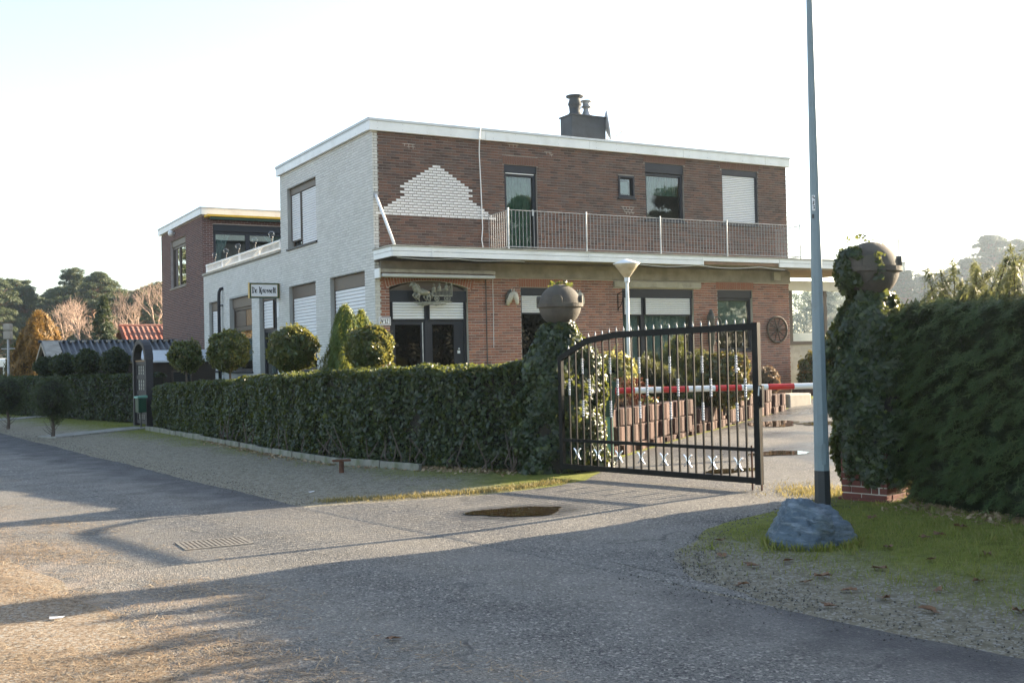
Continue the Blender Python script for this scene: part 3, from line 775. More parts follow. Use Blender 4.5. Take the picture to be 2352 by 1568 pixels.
# balcony slab / canopy -----------------------------------------------------
b = MB(); b.box(.02, 16.2, -1.06, -.010, 3.985, 4.155); b.build('balcony_slab', M['concrete'], house)
b = MB(); b.box(12.66, 16.2, -.01, 2.4, 3.985, 4.155); b.build('canopy_roof', M['soffit'], house)
b = MB(); b.box(.04, 3.0, -1.0, -.01, 3.93, 3.98); b.build('soffit_panel', M['wood_dark'], house)
def fb(u0, u1, z0, z1, d=1.10):
    return MB().pbox(PF, u0+.004, u1-.004, z0, z1, d-.035, d).build('balcony_fascia', M['fascia'], house, bevel=.004)
cu = [-.03, .95, 5.15, 8.66]
for a_, c_ in zip(cu[:-1], cu[1:]):
    fb(a_, c_, 4.055, 4.152); fb(a_, c_, 3.935, 4.048, 1.098)
    MB().pbox(PF, c_-.02, c_+.02, 3.932, 4.154, 1.10, 1.106).build('fascia_joint', M['fascia'], house)
fb(8.67, 11.28, 4.04, 4.152)
for z0, z1 in ((4.055,4.152),(3.935,4.048)): fb(11.29, 16.2, z0, z1, 1.10 if z0 > 4 else 1.098)
b = MB().box(-.034, .0, -1.062, -.03, 4.055, 4.152).build('balcony_fascia', M['fascia'], house, bevel=.004)
b = MB().box(-.032, .0, -1.062, -.03, 3.935, 4.048).build('balcony_fascia', M['fascia'], house, bevel=.004)
MB().box(-.06, 16.2, -1.125, -.012, 4.157, 4.185).build('balcony_deck', M['concrete_light'], house)
MB().pbox(PF, 8.70, 11.27, 3.96, 4.03, 1.03, 1.07).build('exposed_batten', M['soffit'], house)
MB().pbox(PF, .125, 12.66, 3.60, 3.93, .002, .06).build('concrete_beam', M['concrete'], house)
MB().pbox(PF, 6.59, 9.42, 3.405, 3.565, .002, .075).build('concrete_lintel', M['concrete_light'], house, bevel=.01)
# loose cables under the slab edge
b = MB()
b.tube([(.1+i*.25, -1.05, 3.915 - .03*abs(math.sin(i*.55))) for i in range(14)], .006, 5); b.build('cable', M['white'], house); b = MB()
b.tube([(6.4+i*.3, -1.08, 3.93 - .06*abs(math.sin(i*.45))) for i in range(18)], .006, 5)
b.build('cable', M['white'], house)
MB().tube([(2.75,-.125,7.19),(2.72,-.125,6.95),(2.74,-.05,6.6),(2.78,-.03,5.6),(2.80,-.03,4.8),(2.76,-.05,4.5),(2.80,-.06,4.2)], .013, 6).build('roof_cable', M['white'], house)
MB().tube([(.05,-.05,5.42),(.05,-1.04,4.19)], .032, 10).build('stay_tube', M['white'], house, smooth=True)
MB().pbox(PF, .0, .1, 5.36, 5.50, .012, .03).build('stay_plate', M['steel_dull'], house)
MB().pbox(PF, 11.95, 12.2, 3.66, 3.90, .062, .17).build('junction_box', M['concrete_light'], house, bevel=.01)

# balcony railing
rl = MB()
rl.tube([(2.95,-.03,5.08),(2.95,-1.02,5.10)], .010); rl.tube([(2.95,-1.02,5.10),(12.15,-1.02,5.09)], .010, 6)
rl.tube([(2.95,-.03,4.24),(2.95,-1.02,4.24)], .012); rl.tube([(2.95,-1.02,4.24),(12.15,-1.02,4.24)], .012, 6)
rl.tube([(12.15,-1.02,5.09),(12.15,-.02,5.09)], .010); rl.tube([(12.15,-1.02,4.24),(12.15,-.02,4.24)], .012)
rail = rl.build('balcony_railing', M['steel_dull'], house)
for x in (2.95, 5.13, 7.37, 9.55, 12.15):
    MB().cyl((x,-1.02,4.185),(x,-1.02,5.15), .021, .021, 10).build('rail_post', M['steel'], rail)
br_me = MB().cyl((0,0,4.24),(0,0,5.09), .0065, .0065, 6)
pos = [(2.95, -.08 - i*.105) for i in range(9)] + [(3.05 + i*.1, -1.02) for i in range(91)] + [(12.15, -.1 - i*.11) for i in range(8)]
pos = [p for p in pos if min(abs(p[0]-x) for x in (5.13,7.37,9.55)) > .03]
for i, (x, y) in enumerate(pos):
    if i == 0: b0 = o = br_me.build('rail_bar', M['steel_dull'], rail)
    else: o = b0.copy(); COL.objects.link(o)
    o.location = (x, y, 0)
# the railing goes on over the side canopy
rs = MB(); rs.tube([(12.8,-1.0,4.22),(16.1,-1.0,4.22)], .01); rs.cyl((16.05,-1.0,4.18),(16.05,-1.0,5.3), .02)
rs.cyl((12.72,-1.0,4.18),(12.72,-1.0,5.15), .02)
rs.build('canopy_rail', M['steel'], house)
# yard-side wire mesh over the lower half of the railing (thin welded wires)
wm = MB()
for z in (4.34,4.44,4.54,4.64,4.74,4.84,4.94,5.02): wm.tube([(5.2,-1.034,z),(12.1,-1.034,z)], .0028, 4)
wm.build('rail_wire', M['steel_dull'], rail)

# windows ---------------------------------------------------------------
def frame_mesh(P, u0, u1, z0, z1, w, d0, d1, mul=(), tr=(), mat='navy', name='window', w2=None):
    b = MB(); w2 = w2 or w
    b.pbox(P, u0, u0+w, z0, z1, d0, d1); b.pbox(P, u1-w, u1, z0, z1, d0, d1)
    b.pbox(P, u0+w, u1-w, z0, z0+w, d0, d1-.001); b.pbox(P, u0+w, u1-w, z1-w, z1, d0, d1-.001)
    for m in mul: b.pbox(P, m-w2/2, m+w2/2, z0+w, z1-w, d0, d1-.003)
    for (za, ua, ub) in tr: b.pbox(P, ua, ub, za-w2/2, za+w2/2, d0, d1-.005)
    return b.build(name, M[mat], house, bevel=.004)

def pane(P, u0, u1, z0, z1, d, parent, mat='glass'):
    return MB().pbox(P, u0, u1, z0, z1, d, d+.006).build('pane', M[mat], parent)

def sill(P, u0, u1, z, parent, mat='navy', h=.05, out=.05):
    return MB().pbox(P, u0-.05, u1+.05, z-h, z, -.10, out).build('sill', M[mat], parent, bevel=.005)

def curtain(P, u0, u1, z0, z1, d, mat, parent, folds=14, amp=.03, gather=None):
    b = MB(); n = folds*6; vs = []
    for i in range(n+1):
        t = i/n; ph = 2*math.pi*folds*t
        for z, k in ((z1, 0.0), ((z0+z1)/2, .5), (z0, 1.0)):
            u = u0 + (u1-u0)*t
            if gather is not None: u = u + (gather - u)*(.55 if k == .5 else (.75 if k == 1 else 0))
            vs.append(P(u, z, d + amp*math.sin(ph)*(0.6+.4*k) + .3*amp*math.sin(ph*2.3+1)))
    fs = []
    for i in range(n):
        for k in range(2): fs.append((i*3+k, (i+1)*3+k, (i+1)*3+k+1, i*3+k+1))
    b.add(vs, fs)
    return b.build('curtain', M[mat], parent, smooth=True)

def shutter(P, u0, u1, z0, z1, d, pitch=.068, box=None, mat='navy', end='navy'):
    """guides + bottom rail as the part, slats as sub-parts"""
    b = MB(); b.pbox(P, u0-.03, u0, z0, z1, d-.02, d+.03); b.pbox(P, u1, u1+.03, z0, z1, d-.02, d+.03)
    b.pbox(P, u0, u1, z0-.035, z0, d-.012, d+.012)
    part = b.build('roller_shutter', M[mat], house)
    n = max(1, int(round((z1-z0)/pitch))); h = (z1-z0)/n
    prof = [(0,0),(.006,.009),(h*.45,.015),(h-.012,.010),(h-.006,0)]
    mb = MB(); w = u1-u0
    poly = prof
    vs = [P(0, z, dd) for z, dd in poly] + [P(w, z, dd) for z, dd in poly]
    k = len(poly); mb.add(vs, [tuple(range(k-1,-1,-1)), tuple(range(k,2*k))] + [(i,(i+1)%k,k+(i+1)%k,k+i) for i in range(k)])
    base = Vector(P(0,0,0)); s0_ = None
    for i in range(n):
        if s0_ is None: o = s0_ = mb.build('slat', M['slat'], part, fixn=True)
        else: o = s0_.copy(); COL.objects.link(o)
        o.location = Vector(P(u0, z0 + i*h, d + random.uniform(-.001,.001))) - base
    return part

def box_part(P, u0, u1, z0, z1, d0, d1, mat, name='shutter_box'):
    return MB().pbox(P, u0, u1, z0, z1, d0, d1).build(name, M[mat], house, bevel=.006)

# upper balcony door
box_part(PF, 3.445, 4.365, 6.19, 6.368, -.16, -.02, 'navy')
w = frame_mesh(PF, 3.445, 4.365, 4.245, 6.185, .085, -.16, -.06, name='balcony_door')
pane(PF, 3.53, 4.28, 4.33, 6.10, -.11, w); MB().pbox(PF, 4.24, 4.27, 5.15, 5.30, -.06, -.03).build('handle', M['steel'], w)
curtain(PF, 3.5, 4.3, 4.28, 6.15, -.22, 'curtain_green', w, 9)
MB().pbox(PF, 3.5, 4.30, 6.155, 6.175, -.058, -.03).build('rail', M['fascia'], w)
# small window
w = frame_mesh(PF, 6.82, 7.33, 5.745, 6.31, .05, -.10, .03); i2 = MB()
pane(PF, 6.90, 7.25, 5.82, 6.23, -.06, w); sill(PF, 6.84, 7.31, 5.745, w)
MB().pbox(PF, 6.93, 7.20, 5.86, 6.16, -.11, -.10).build('blind', M['curtain_white'], w)
MB().pbox(PF, 6.7, 7.45, 5.6, 6.45, -.30, -.27).build('blind_back', M['navy'], w)
# big upper window with curtain and reflections
box_part(PF, 7.695, 8.965, 6.46, 6.708, -.16, -.02, 'navy')
w = frame_mesh(PF, 7.695, 8.965, 5.195, 6.455, .075, -.16, -.06)
pane(PF, 7.77, 8.89, 5.27, 6.38, -.11, w); sill(PF, 7.69, 8.97, 5.195, w)
curtain(PF, 7.75, 8.15, 5.25, 6.42, -.22, 'curtain_green', w, 5, gather=7.74)
curtain(PF, 7.75, 8.93, 5.9, 6.44, -.26, 'curtain_green', w, 14)
# shuttered upper window
box_part(PF, 10.295, 11.575, 6.55, 6.708, -.16, -.02, 'navy')
shutter(PF, 10.33, 11.50, 5.24, 6.548, -.06, .048); MB().pbox(PF, 10.24, 11.63, 5.15, 5.198, -.10, .05).build('sill', M['navy'], house, bevel=.005)
MB().pbox(PF, 11.531, 11.575, 5.2, 6.548, -.16, -.02).build('window_jamb', M['navy'], house)
# double door under the arch
MB().prism([(.36,3.26)]+[(.36+2.0*i/20, 3.26+.23*(1-((i/10)-1)**2)) for i in range(21)]+[(2.36,3.26)], lambda u,z: PF(u,z,-.16), lambda u,z: PF(u,z,-.10)).build('arch_panel', M['brownbox'], house)
box_part(PF, .355, 2.365, 3.0, 3.262, -.18, -.05, 'navy')
w = frame_mesh(PF, .355, 2.365, .30, 2.998, .07, -.18, -.09, mul=(1.32,), w2=.11, name='double_door')
w2 = MB()
for u0, u1 in ((.43,1.26),(1.38,2.29)):
    w2.pbox(PF, u0, u0+.09, .37, 2.56, -.17, -.11); w2.pbox(PF, u1-.09-(.16 if u0>1 else 0), u1, .37, 2.56, -.17, -.11)
    w2.pbox(PF, u0, u1, .37, .60, -.168, -.112); w2.pbox(PF, u0, u1, 2.47, 2.56, -.168, -.112)
w2.build('door_leaf', M['navy'], w)
pane(PF, .52, 1.17, .6, 2.47, -.14, w, 'glass_dark'); pane(PF, 1.47, 2.05, .6, 2.47, -.14, w, 'glass_dark')
MB().pbox(PF, 1.205, 1.225, .6, 2.52, -.11, -.095).build('weather_strip', M['steel'], w)
MB().pbox(PF, 2.12, 2.19, 1.78, 1.85, -.11, -.104).build('sticker', M['paper'], w)
MB().lathe([(0,0),(.02,0),(.022,.02),(0,.025)], 12).build('door_lock', M['steel'], w, loc=(2.155, .105, 1.89)).rotation_euler = (R(90),0,0)
for u0, u1 in ((.45,1.25),(1.39,2.28)): shutter(PF, u0, u1, 2.60, 2.998, -.085, .066)
# window with dark glass behind the gate pillar
box_part(PF, 3.835, 4.995, 3.18, 3.368, -.16, -.03, 'navy')
w = frame_mesh(PF, 3.835, 4.995, 1.405, 3.178, .06, -.16, -.08)
pane(PF, 3.9, 4.93, 1.47, 3.12, -.12, w, 'glass_dark'); shutter(PF, 3.87, 4.96, 2.75, 3.176, -.06, .05); sill(PF, 3.83, 5.0, 1.40, w, 'concrete_light')
# wide window
box_part(PF, 6.865, 9.195, 3.15, 3.378, -.16, -.03, 'navy')
w = frame_mesh(PF, 6.865, 9.195, 1.405, 3.148, .07, -.16, -.08, mul=(7.56,), w2=.12)
for u0, u1 in ((6.94,7.50),(7.62,9.12)):
    pane(PF, u0, u1, 1.48, 3.08, -.12, w); curtain(PF, u0, u1, 1.45, 3.1, -.24, 'curtain_blue', w, 12 if u0 > 7.5 else 5)
    shutter(PF, u0+.01, u1-.01, 2.71, 3.146, -.055, .05)
sill(PF, 6.86, 9.2, 1.40, w, 'concrete_light')
# last ground floor window
box_part(PF, 10.035, 11.275, 3.16, 3.378, -.16, -.03, 'navy')
w = frame_mesh(PF, 10.035, 11.275, 1.725, 3.158, .06, -.16, -.08)
pane(PF, 10.1, 11.21, 1.79, 3.10, -.12, w); sill(PF, 10.03, 11.28, 1.72, w)
MB().pbox(PF, 10.1, 11.21, 2.25, 3.10, -.20, -.19).build('blind', M['blind'], w)
MB().pbox(PF, 10.98, 11.03, 1.85, 1.93, -.112, -.108).build('sticker', M['paper'], w)

# side wall openings
def left_open(i, zbox): 
    u0, u1, z0, z1 = HL[i]
    box_part(PL, u0+.005, u1-.005, zbox, z1-.002, -.18, -.10, 'brownbox')
    return u0, u1, z0, z1
u0, u1, z0, z1 = left_open(0, 3.42); shutter(PL, u0+.06, u1-.06, z0+.02, 3.418, -.13, .085, mat='brownframe'); MB().pbox(PL,u0-.04,u1+.04,z0-.05,z0-.002,-.15,.04).build('sill',M['navy'],house)
u0, u1, z0, z1 = left_open(1, 3.42)
w = frame_mesh(PL, u0+.005, u1-.005, z0, 3.418, .07, -.22, -.16, mat='brownframe'); pane(PL, u0+.08, u1-.08, z0+.08, 3.35, -.19, w, 'glass_dark')
shutter(PL, u0+.06, u1-.06, 2.12, 3.418, -.13, .085, mat='brownframe'); sill(PL, u0, u1, z0-.001, w)
curtain(PL, 4.06, 4.45, 1.5, 3.4, -.30, 'curtain_white', w, 4)
u0, u1, z0, z1 = left_open(2, 3.52)
w = frame_mesh(PL, u0+.005, u1-.005, z0, 3.518, .08, -.22, -.14, mul=(7.95,), tr=((2.62, 7.41, 8.97),), mat='navy', name='side_door', w2=.10)
pane(PL, 8.0, 8.96, .9, 2.57, -.19, w); pane(PL, 7.42, 7.9, .9, 2.57, -.19, w, 'glass_dark'); pane(PL, 7.42, 7.9, 2.68, 3.43, -.19, w, 'glass_dark')
shutter(PL, 8.03, 8.95, 2.70, 3.50, -.13, .085, mat='brownframe'); sill(PL, u0, u1, z0-.001, w)
curtain(PL, 8.0, 8.9, 1.35, 2.6, -.32, 'curtain_white', w, 8)
u0, u1, z0, z1 = left_open(3, 3.46)
w = frame_mesh(PL, u0+.005, u1-.005, z0, 3.458, .08, -.22, -.14, tr=((2.78, 9.9, 12.28),), mat='brownframe', w2=.14)
pane(PL, 9.91, 12.27, 1.5, 2.71, -.19, w); MB().pbox(PL, 9.91, 11.0, 2.86, 3.37, -.20, -.16).build('panel', M['wood_tan'], w, bevel=.008)
MB().pbox(PL, 11.08, 12.27, 2.86, 3.37, -.20, -.165).build('panel', M['brownframe'], w, bevel=.008)
sill(PL, u0, u1, z0-.001, w); curtain(PL, 9.95, 12.2, 1.75, 2.75, -.32, 'curtain_white', w, 16)
u0, u1, z0, z1 = left_open(4, 3.50); shutter(PL, u0+.06, u1-.06, z0+.02, 3.498, -.13, .085, mat='brownframe'); MB().pbox(PL,u0-.08,u1+.08,z0-.05,z0-.002,-.15,.05).build('sill',M['navy'],house)
# upper side window: two shutters
u0, u1, z0, z1 = HL[5]
box_part(PL, u0+.005, u1-.005, 6.28, z1-.002, -.18, -.08, 'brownbox')
w = frame_mesh(PL, u0+.005, u1-.005, z0, 6.278, .07, -.22, -.16, mul=(5.32,), mat='brownframe', w2=.12)
pane(PL, 5.39, 6.12, 4.88, 6.2, -.19, w, 'glass_dark'); sill(PL, u0, u1, z0-.001, w)
shutter(PL, 3.90, 5.26, 4.84, 6.276, -.12, .062, mat='brownframe'); shutter(PL, 5.38, 6.13, 5.02, 6.276, -.12, .062, mat='brownframe')
# brown wing window
u0, u1, z0, z1 = HW[0]
box_part(PB, u0+.005, u1-.005, 6.30, z1-.002, -.18, -.06, 'brownbox')
w = frame_mesh(PB, u0+.005, u1-.005, z0, 6.298, .09, -.20, -.10, mul=(19.85,), mat='brownframe', w2=.14)
pane(PB, 18.47, 19.78, 4.77, 6.21, -.15, w, 'glass_warm_refl'); pane(PB, 19.92, 20.88, 4.77, 6.21, -.15, w, 'glass_warm_refl'); sill(PB, u0, u1, z0-.001, w, 'concrete')
MB().ball((-.12, 20.2, 6.80), .12, n=16, m=10).build('wall_lamp', M['white'], house, smooth=True)
MB().cyl((.02,20.2,6.80),(-.1,20.2,6.80), .05).build('wall_lamp_base', M['white'], house)
# terrace doors
box_part(PW, .365, 5.195, 6.40, 6.638, -.16, .0, 'navy')
w = frame_mesh(PW, .365, 5.195, 4.865, 6.398, .10, -.18, -.08, mul=(1.62,3.2), w2=.16, name='terrace_door')
for a_, c_ in ((.47,1.54),(1.70,3.12),(3.28,5.1)): pane(PW, a_, c_, 4.96, 6.30, -.13, w)
curtain(PW, .47, 1.05, 4.9, 6.35, -.28, 'curtain_blue', w, 6, gather=.46); curtain(PW, 2.2, 3.1, 5.2, 6.35, -.28, 'curtain_blue', w, 8, gather=3.1)
b = MB().box(.05, 6.8, 15.2, 15.69, 6.86, 6.93).build('terrace_awning', M['yellow'], house); MB().box(.2, 6.8, 15.3, 15.6, 6.78, 6.85).build('awning_roller', M['green'], b)
# downpipe on the white wall
b = MB(); b.tube([(0,13.1,4.18),(-.09,13.12,4.16),(-.13,13.16,4.05),(-.13,13.2,3.8),(-.13,13.2,.3)], .055, 10); b.build('downpipe', M['navy'], house, smooth=True)
for z in (3.6, 2.2): MB().box(-.19,-.005,13.13,13.27,z,z+.04).build('pipe_clip', M['navy'], house)
MB().box(-.02, -.009, 7.08, 7.28, 2.98, 3.38).build('notice', M['paper'], house)
# electric cord of the wall below the canopy
MB().tube([(2.86,-.018,3.58),(2.86,-.018,.5)], .012, 5).build('wall_conduit', M['ironwork'], house)
MB().tube([(3.05,-.018,3.55),(3.05,-.018,2.7),(3.04,-.018,1.9)], .007, 5).build('cord', M['white'], house)

# chimney and roof gear
ch = MB().box(6.86, 8.0, 2.2, 2.8, 6.98, 8.36).build('chimney', M['chimney_felt'], house, bevel=.02)
MB().box(6.83, 8.03, 2.17, 2.83, 8.345, 8.38).build('chimney_cap', M['roofing'], ch)
MB().lathe([(.19,0),(.19,.10),(.155,.13),(.17,.30),(.185,.33),(.20,.36),(.15,.52),(.14,.58),(.24,.56),(.25,.60),(.10,.63),(0,.635)], 18, (7.17,2.5,8.36)).build('chimney_pot', M['roofing'], ch, smooth=True)
MB().lathe([(.17,0),(.16,.05),(.09,.22),(.09,.30),(.15,.30),(.15,.33),(.11,.34),(.11,.46),(.16,.46),(.16,.49),(0,.49)], 18, (7.56,2.5,8.37)).build('chimney_pot', M['steel_dull'], ch, smooth=True)
b = MB(); b.lathe([(0,0),(.16,.012),(.30,.05),(.42,.11),(.42,.12),(.30,.062),(.16,.024),(0,.012)], 28)
dish = b.build('dish_reflector', M['steel_dull'], None, smooth=True)
sat = thing('satellite_dish', 'grey satellite dish fixed to the side of the dark chimney', 'satellite dish', (0,0,0)); sat.parent = None
hw = Matrix.Translation((-3.097,25.0,0)) @ Matrix.Rotation(TH, 4, 'Z')
sat.matrix_world = hw @ Matrix.Translation((8.13, 2.45, 8.20))
dish.parent = sat; dish.rotation_euler = (0, R(82), R(-34))
MB().tube([(.02,0,-.4),(.35,.12,-.32),(.62,.02,-.12)], .012, 6).build('feed_arm', M['steel_dull'], sat)
MB().tube([(.60,.02,-.12),(.72,.03,-.08)], .045, 8).build('feed_horn', M['white'], sat)
MB().tube([(-.12,0,-.75),(-.12,0,-.1)], .025, 8).build('dish_mast', M['steel_dull'], sat)
MB().tube([(-.12,0,-.15),(.03,0,-.02)], .03, 6).build('dish_bracket', M['steel_dull'], sat)
v = MB(); v.lathe([(.2,0),(.2,.25),(.28,.28),(.28,.36),(0,.42)], 14, (4.5, 18.6, 7.1)); v.build('roof_vent', M['roofing'], house)

# glass sun room beyond the far end
def PC(u, z, d): return (u, .9 - d, z)
sr = MB(); sr.pbox(PC, 12.66, 17.2, 3.46, 3.74, -.1, .12); sunroom = sr.build('sunroom_beam', M['fascia'], house, bevel=.006)
w = MB()
for u in (13.55, 14.75, 14.95, 16.2): w.pbox(PC, u-.06, u+.06, 1.96, 3.46, -.06, .03)
w.pbox(PC, 12.66, 17.2, 1.86, 1.96, -.08, .05)
w = w.build('sunroom_window', M['brownframe'], house)
for a_, c_ in ((12.68,13.49),(13.61,14.69),(15.01,16.14)): pane(PC, a_, c_, 1.97, 3.45, -.01, w, 'glass_clear')
MB().pbox(PC, 12.66, 17.2, .2, 1.86, -.1, 0).build('sunroom_plinth', M['concrete_light'], house)
MB().box(12.66, 17.2, 2.9, 3.05, .3, 2.25).build('yard_wall', M['white'], house)
b = MB(); b.add([(13.0,-.2,1.0),(15.2,-.9,1.45),(15.2,-.9,1.6),(13.0,-.2,1.15),(13.0,-.05,1.0),(15.2,-.75,1.45),(15.2,-.75,1.6),(13.0,-.05,1.15)],[(0,1,2,3),(4,7,6,5),(3,2,6,7),(0,4,5,1),(1,5,6,2),(0,3,7,4)])
b.build('stair_stringer', M['white'], house)

def house_pt(x, y, z): return hw @ Vector((x, y, z))
def on_front(u, z, d=0): return house_pt(*PF(u, z, d))
#PART3
# ------------------------------------------------------------------ lettering drawn with a broad nib
GLY = {
 'D': (.62, [[(.0,1.0),(.22,1.0),(.20,.5),(.22,.0)], [(.04,.0),(.40,.02),(.58,.25),(.60,.55),(.45,.88),(.12,1.02),(-.05,.92)]]),
 'e': (.46, [[(.06,.36),(.36,.44),(.32,.62),(.16,.64),(.04,.42),(.06,.14),(.22,.0),(.42,.12)]]),
 'K': (.66, [[(.0,1.08),(.16,1.02),(.16,.05),(.06,.0),(.26,.0)], [(.62,1.12),(.44,1.0),(.38,.72),(.18,.5),(.36,.42),(.42,.0),(.50,-.28),(.36,-.30)]]),
 'r': (.36, [[(.02,.60),(.12,.62),(.12,.0)], [(.12,.46),(.24,.64),(.34,.56)]]),
 'o': (.46, [[(.22,.64),(.05,.48),(.06,.14),(.22,.0),(.38,.16),(.38,.48),(.22,.64)]]),
 's': (.38, [[(.34,.58),(.18,.64),(.06,.50),(.28,.28),(.30,.10),(.16,.0),(.02,.08)]]),
 'l': (.26, [[(.02,1.0),(.13,.98),(.13,.08),(.22,.0)]]),
 't': (.32, [[(.14,1.02),(.14,.10),(.28,.0)], [(.0,.64),(.30,.64)]]),
 'N': (.62, [[(.06,.0),(.06,1.0)], [(.06,1.0),(.46,.0)], [(.46,.0),(.46,1.0)]]),
 '1': (.42, [[(.06,.8),(.22,1.0),(.22,.0)], [(.08,.0),(.36,.0)]]),
 '2': (.56, [[(.06,.76),(.14,.95),(.30,1.0),(.44,.86),(.42,.62),(.06,.04)], [(.06,.04),(.48,.04)]]),
 '5': (.56, [[(.46,1.0),(.12,1.0),(.10,.56),(.34,.60),(.46,.36),(.38,.06),(.08,.04)]]),
 '8': (.56, [[(.26,.54),(.10,.76),(.26,1.0),(.42,.76),(.26,.54),(.06,.26),(.26,.0),(.46,.26),(.26,.54)]]),
 '3': (.56, [[(.08,.92),(.30,1.0),(.44,.80),(.22,.54),(.46,.30),(.32,.02),(.06,.08)]]),
 'o.': (.26, [[(.12,1.0),(.04,.86),(.12,.74),(.20,.86),(.12,1.0)], [(.04,.62),(.20,.62)]]),
 'S': (.5, [[(.42,.9),(.2,1.0),(.08,.78),(.38,.34),(.24,.0),(.04,.1)]]),
 'E': (.46, [[(.4,1.0),(.06,.9),(.1,.5),(.06,.08),(.4,.0)], [(.1,.5),(.34,.52)]]),
 'M': (.6, [[(.04,.0),(.08,1.0),(.26,.4),(.46,1.0),(.5,.0)]]),
 'H': (.55, [[(.06,1.0),(.06,.0)], [(.44,1.0),(.44,.0)], [(.06,.5),(.44,.5)]]),
}
def lettering(chars, h, P, u0, z0, d, nib=.085, ang=40, name='lettering', mat='black', parent=None, gap=.07, flip=1):
    """P(u, z, d) plane; returns one mesh per letter"""
    nx, nz = nib*h*math.cos(R(ang))/2, nib*h*math.sin(R(ang))/2; u = u0; out = []
    for ch in chars:
        if ch == ' ': u += .3*h; continue
        wdt, strokes = GLY[ch]; mb = MB(); k = 0
        for st in strokes:
            for (xa, za), (xb, zb) in zip(st[:-1], st[1:]):
                a_ = (u + xa*h*flip, z0 + za*h); b_ = (u + xb*h*flip, z0 + zb*h)
                pts = [(a_[0]-nx,a_[1]-nz),(a_[0]+nx,a_[1]+nz),(b_[0]+nx,b_[1]+nz),(b_[0]-nx,b_[1]-nz)]
                cx = sum(p[0] for p in pts)/4; cz = sum(p[1] for p in pts)/4
                pts = sorted(set(pts), key=lambda p: math.atan2(p[1]-cz, p[0]-cx))
                # thicken thin strokes a little
                l_ = math.hypot(b_[0]-a_[0], b_[1]-a_[1]) or 1; px, pz = -(b_[1]-a_[1])/l_*nib*h*.16, (b_[0]-a_[0])/l_*nib*h*.16
                dd = d + k*.00035; k += 1
                mb.add([P(a_[0]-nx-px,a_[1]-nz-pz,dd),P(a_[0]+nx+px,a_[1]+nz+pz,dd),P(b_[0]+nx+px,b_[1]+nz+pz,dd),P(b_[0]-nx-px,b_[1]-nz-pz,dd)], [(0,1,2,3)])
        out.append(mb.build(name, M[mat], parent)); u += (wdt+gap)*h*flip
    return out

# hanging sign, at right angles to the white side wall
sg = thing('hanging_sign', 'white sign board with green frame reading De Krosselt, bracketed to the white wall', 'sign')
sg.matrix_world = hw @ Matrix.Translation((-.88, 7.05, 3.49))
def PS(u, z, d): return (u, -d, z)
MB().pbox(PS, .02, .82, .02, .405, -.055, .055).build('sign_face', M['sign_white'], sg)
fr = MB(); 
for a_ in ((0,.84,0,.035),(0,.84,.39,.425),(0,.035,.035,.39),(.805,.84,.035,.39)): fr.pbox(PS, *a_, -.07, .07)
fr.build('sign_frame', M['green'], sg, bevel=.004)
fr = MB()
for a_ in ((.035,.805,.035,.045),(.035,.805,.38,.39),(.035,.045,.045,.38),(.795,.805,.045,.38)): fr.pbox(PS, *a_, .054, .064)
for a_ in ((-.008,0,-.005,.43),(.84,.848,-.005,.43)): fr.pbox(PS, *a_, -.072, .072)
fr.build('sign_trim', M['gold'], sg)
lettering('De Krosselt', .148, PS, .065, .15, .058, nib=.17, parent=sg, gap=.0)
br = MB(); br.tube([(.84,0,.36),(.93,0,.36)], .014); br.tube([(.84,0,.06),(.93,0,.06)], .014)
br.lathe([(0,.0),(.05,.0),(.05,.02),(0,.02)], 12, (.905,0,.35)); br.lathe([(0,.0),(.05,.0),(.05,.02),(0,.02)], 12, (.905,0,.05))
br.build('sign_bracket', M['gold'], sg)

# house number
hn = thing('house_number', 'white tiled house number plate reading No 12 beside the door', 'number plate')
hn.matrix_world = hw @ Matrix.Translation((.075, 0, 2.455))
MB().pbox(PF, 0, .285, 0, .185, .012, .028).build('plate', M['sign_white'], hn, bevel=.003)
fr = MB()
for a_ in ((.014,.271,.014,.026),(.014,.271,.159,.171),(.014,.026,.026,.159),(.259,.271,.026,.159)): fr.pbox(PF, *a_, .027, .0295)
fr.build('plate_border', pm('number_border', (.10,.11,.19), .4, .5, 60), hn)
fr = MB()
for a_ in ((.034,.251,.034,.038),(.034,.251,.147,.151),(.034,.038,.038,.147),(.247,.251,.038,.147)): fr.pbox(PF, *a_, .027, .0295)
fr.build('plate_inner_line', M['gold'], hn)
lettering(['N','o.','1','2'], .085, PF, .05, .05, .0297, nib=.20, parent=hn, gap=.06)

# awning cassette, closed, over the double door
aw = thing('closed_awning', 'closed grey awning cassette mounted over the arched double door', 'awning')
aw.matrix_world = hw @ Matrix.Translation((0, 0, 3.54))
MB().pbox(PF, .0, 2.98, .10, .185, .062, .30).build('awning_housing', M['concrete_light'], aw, bevel=.012)
MB().pbox(PF, .04, 2.94, .0, .075, .10, .36).build('front_bar', M['zinc'], aw, bevel=.012)
MB().pbox(PF, .05, 2.93, .076, .099, .10, .28).build('awning_cloth', M['rust'], aw)
MB().pbox(PF, -.03, .0, -.02, .19, .062, .34).build('end_cap', M['fascia'], aw)

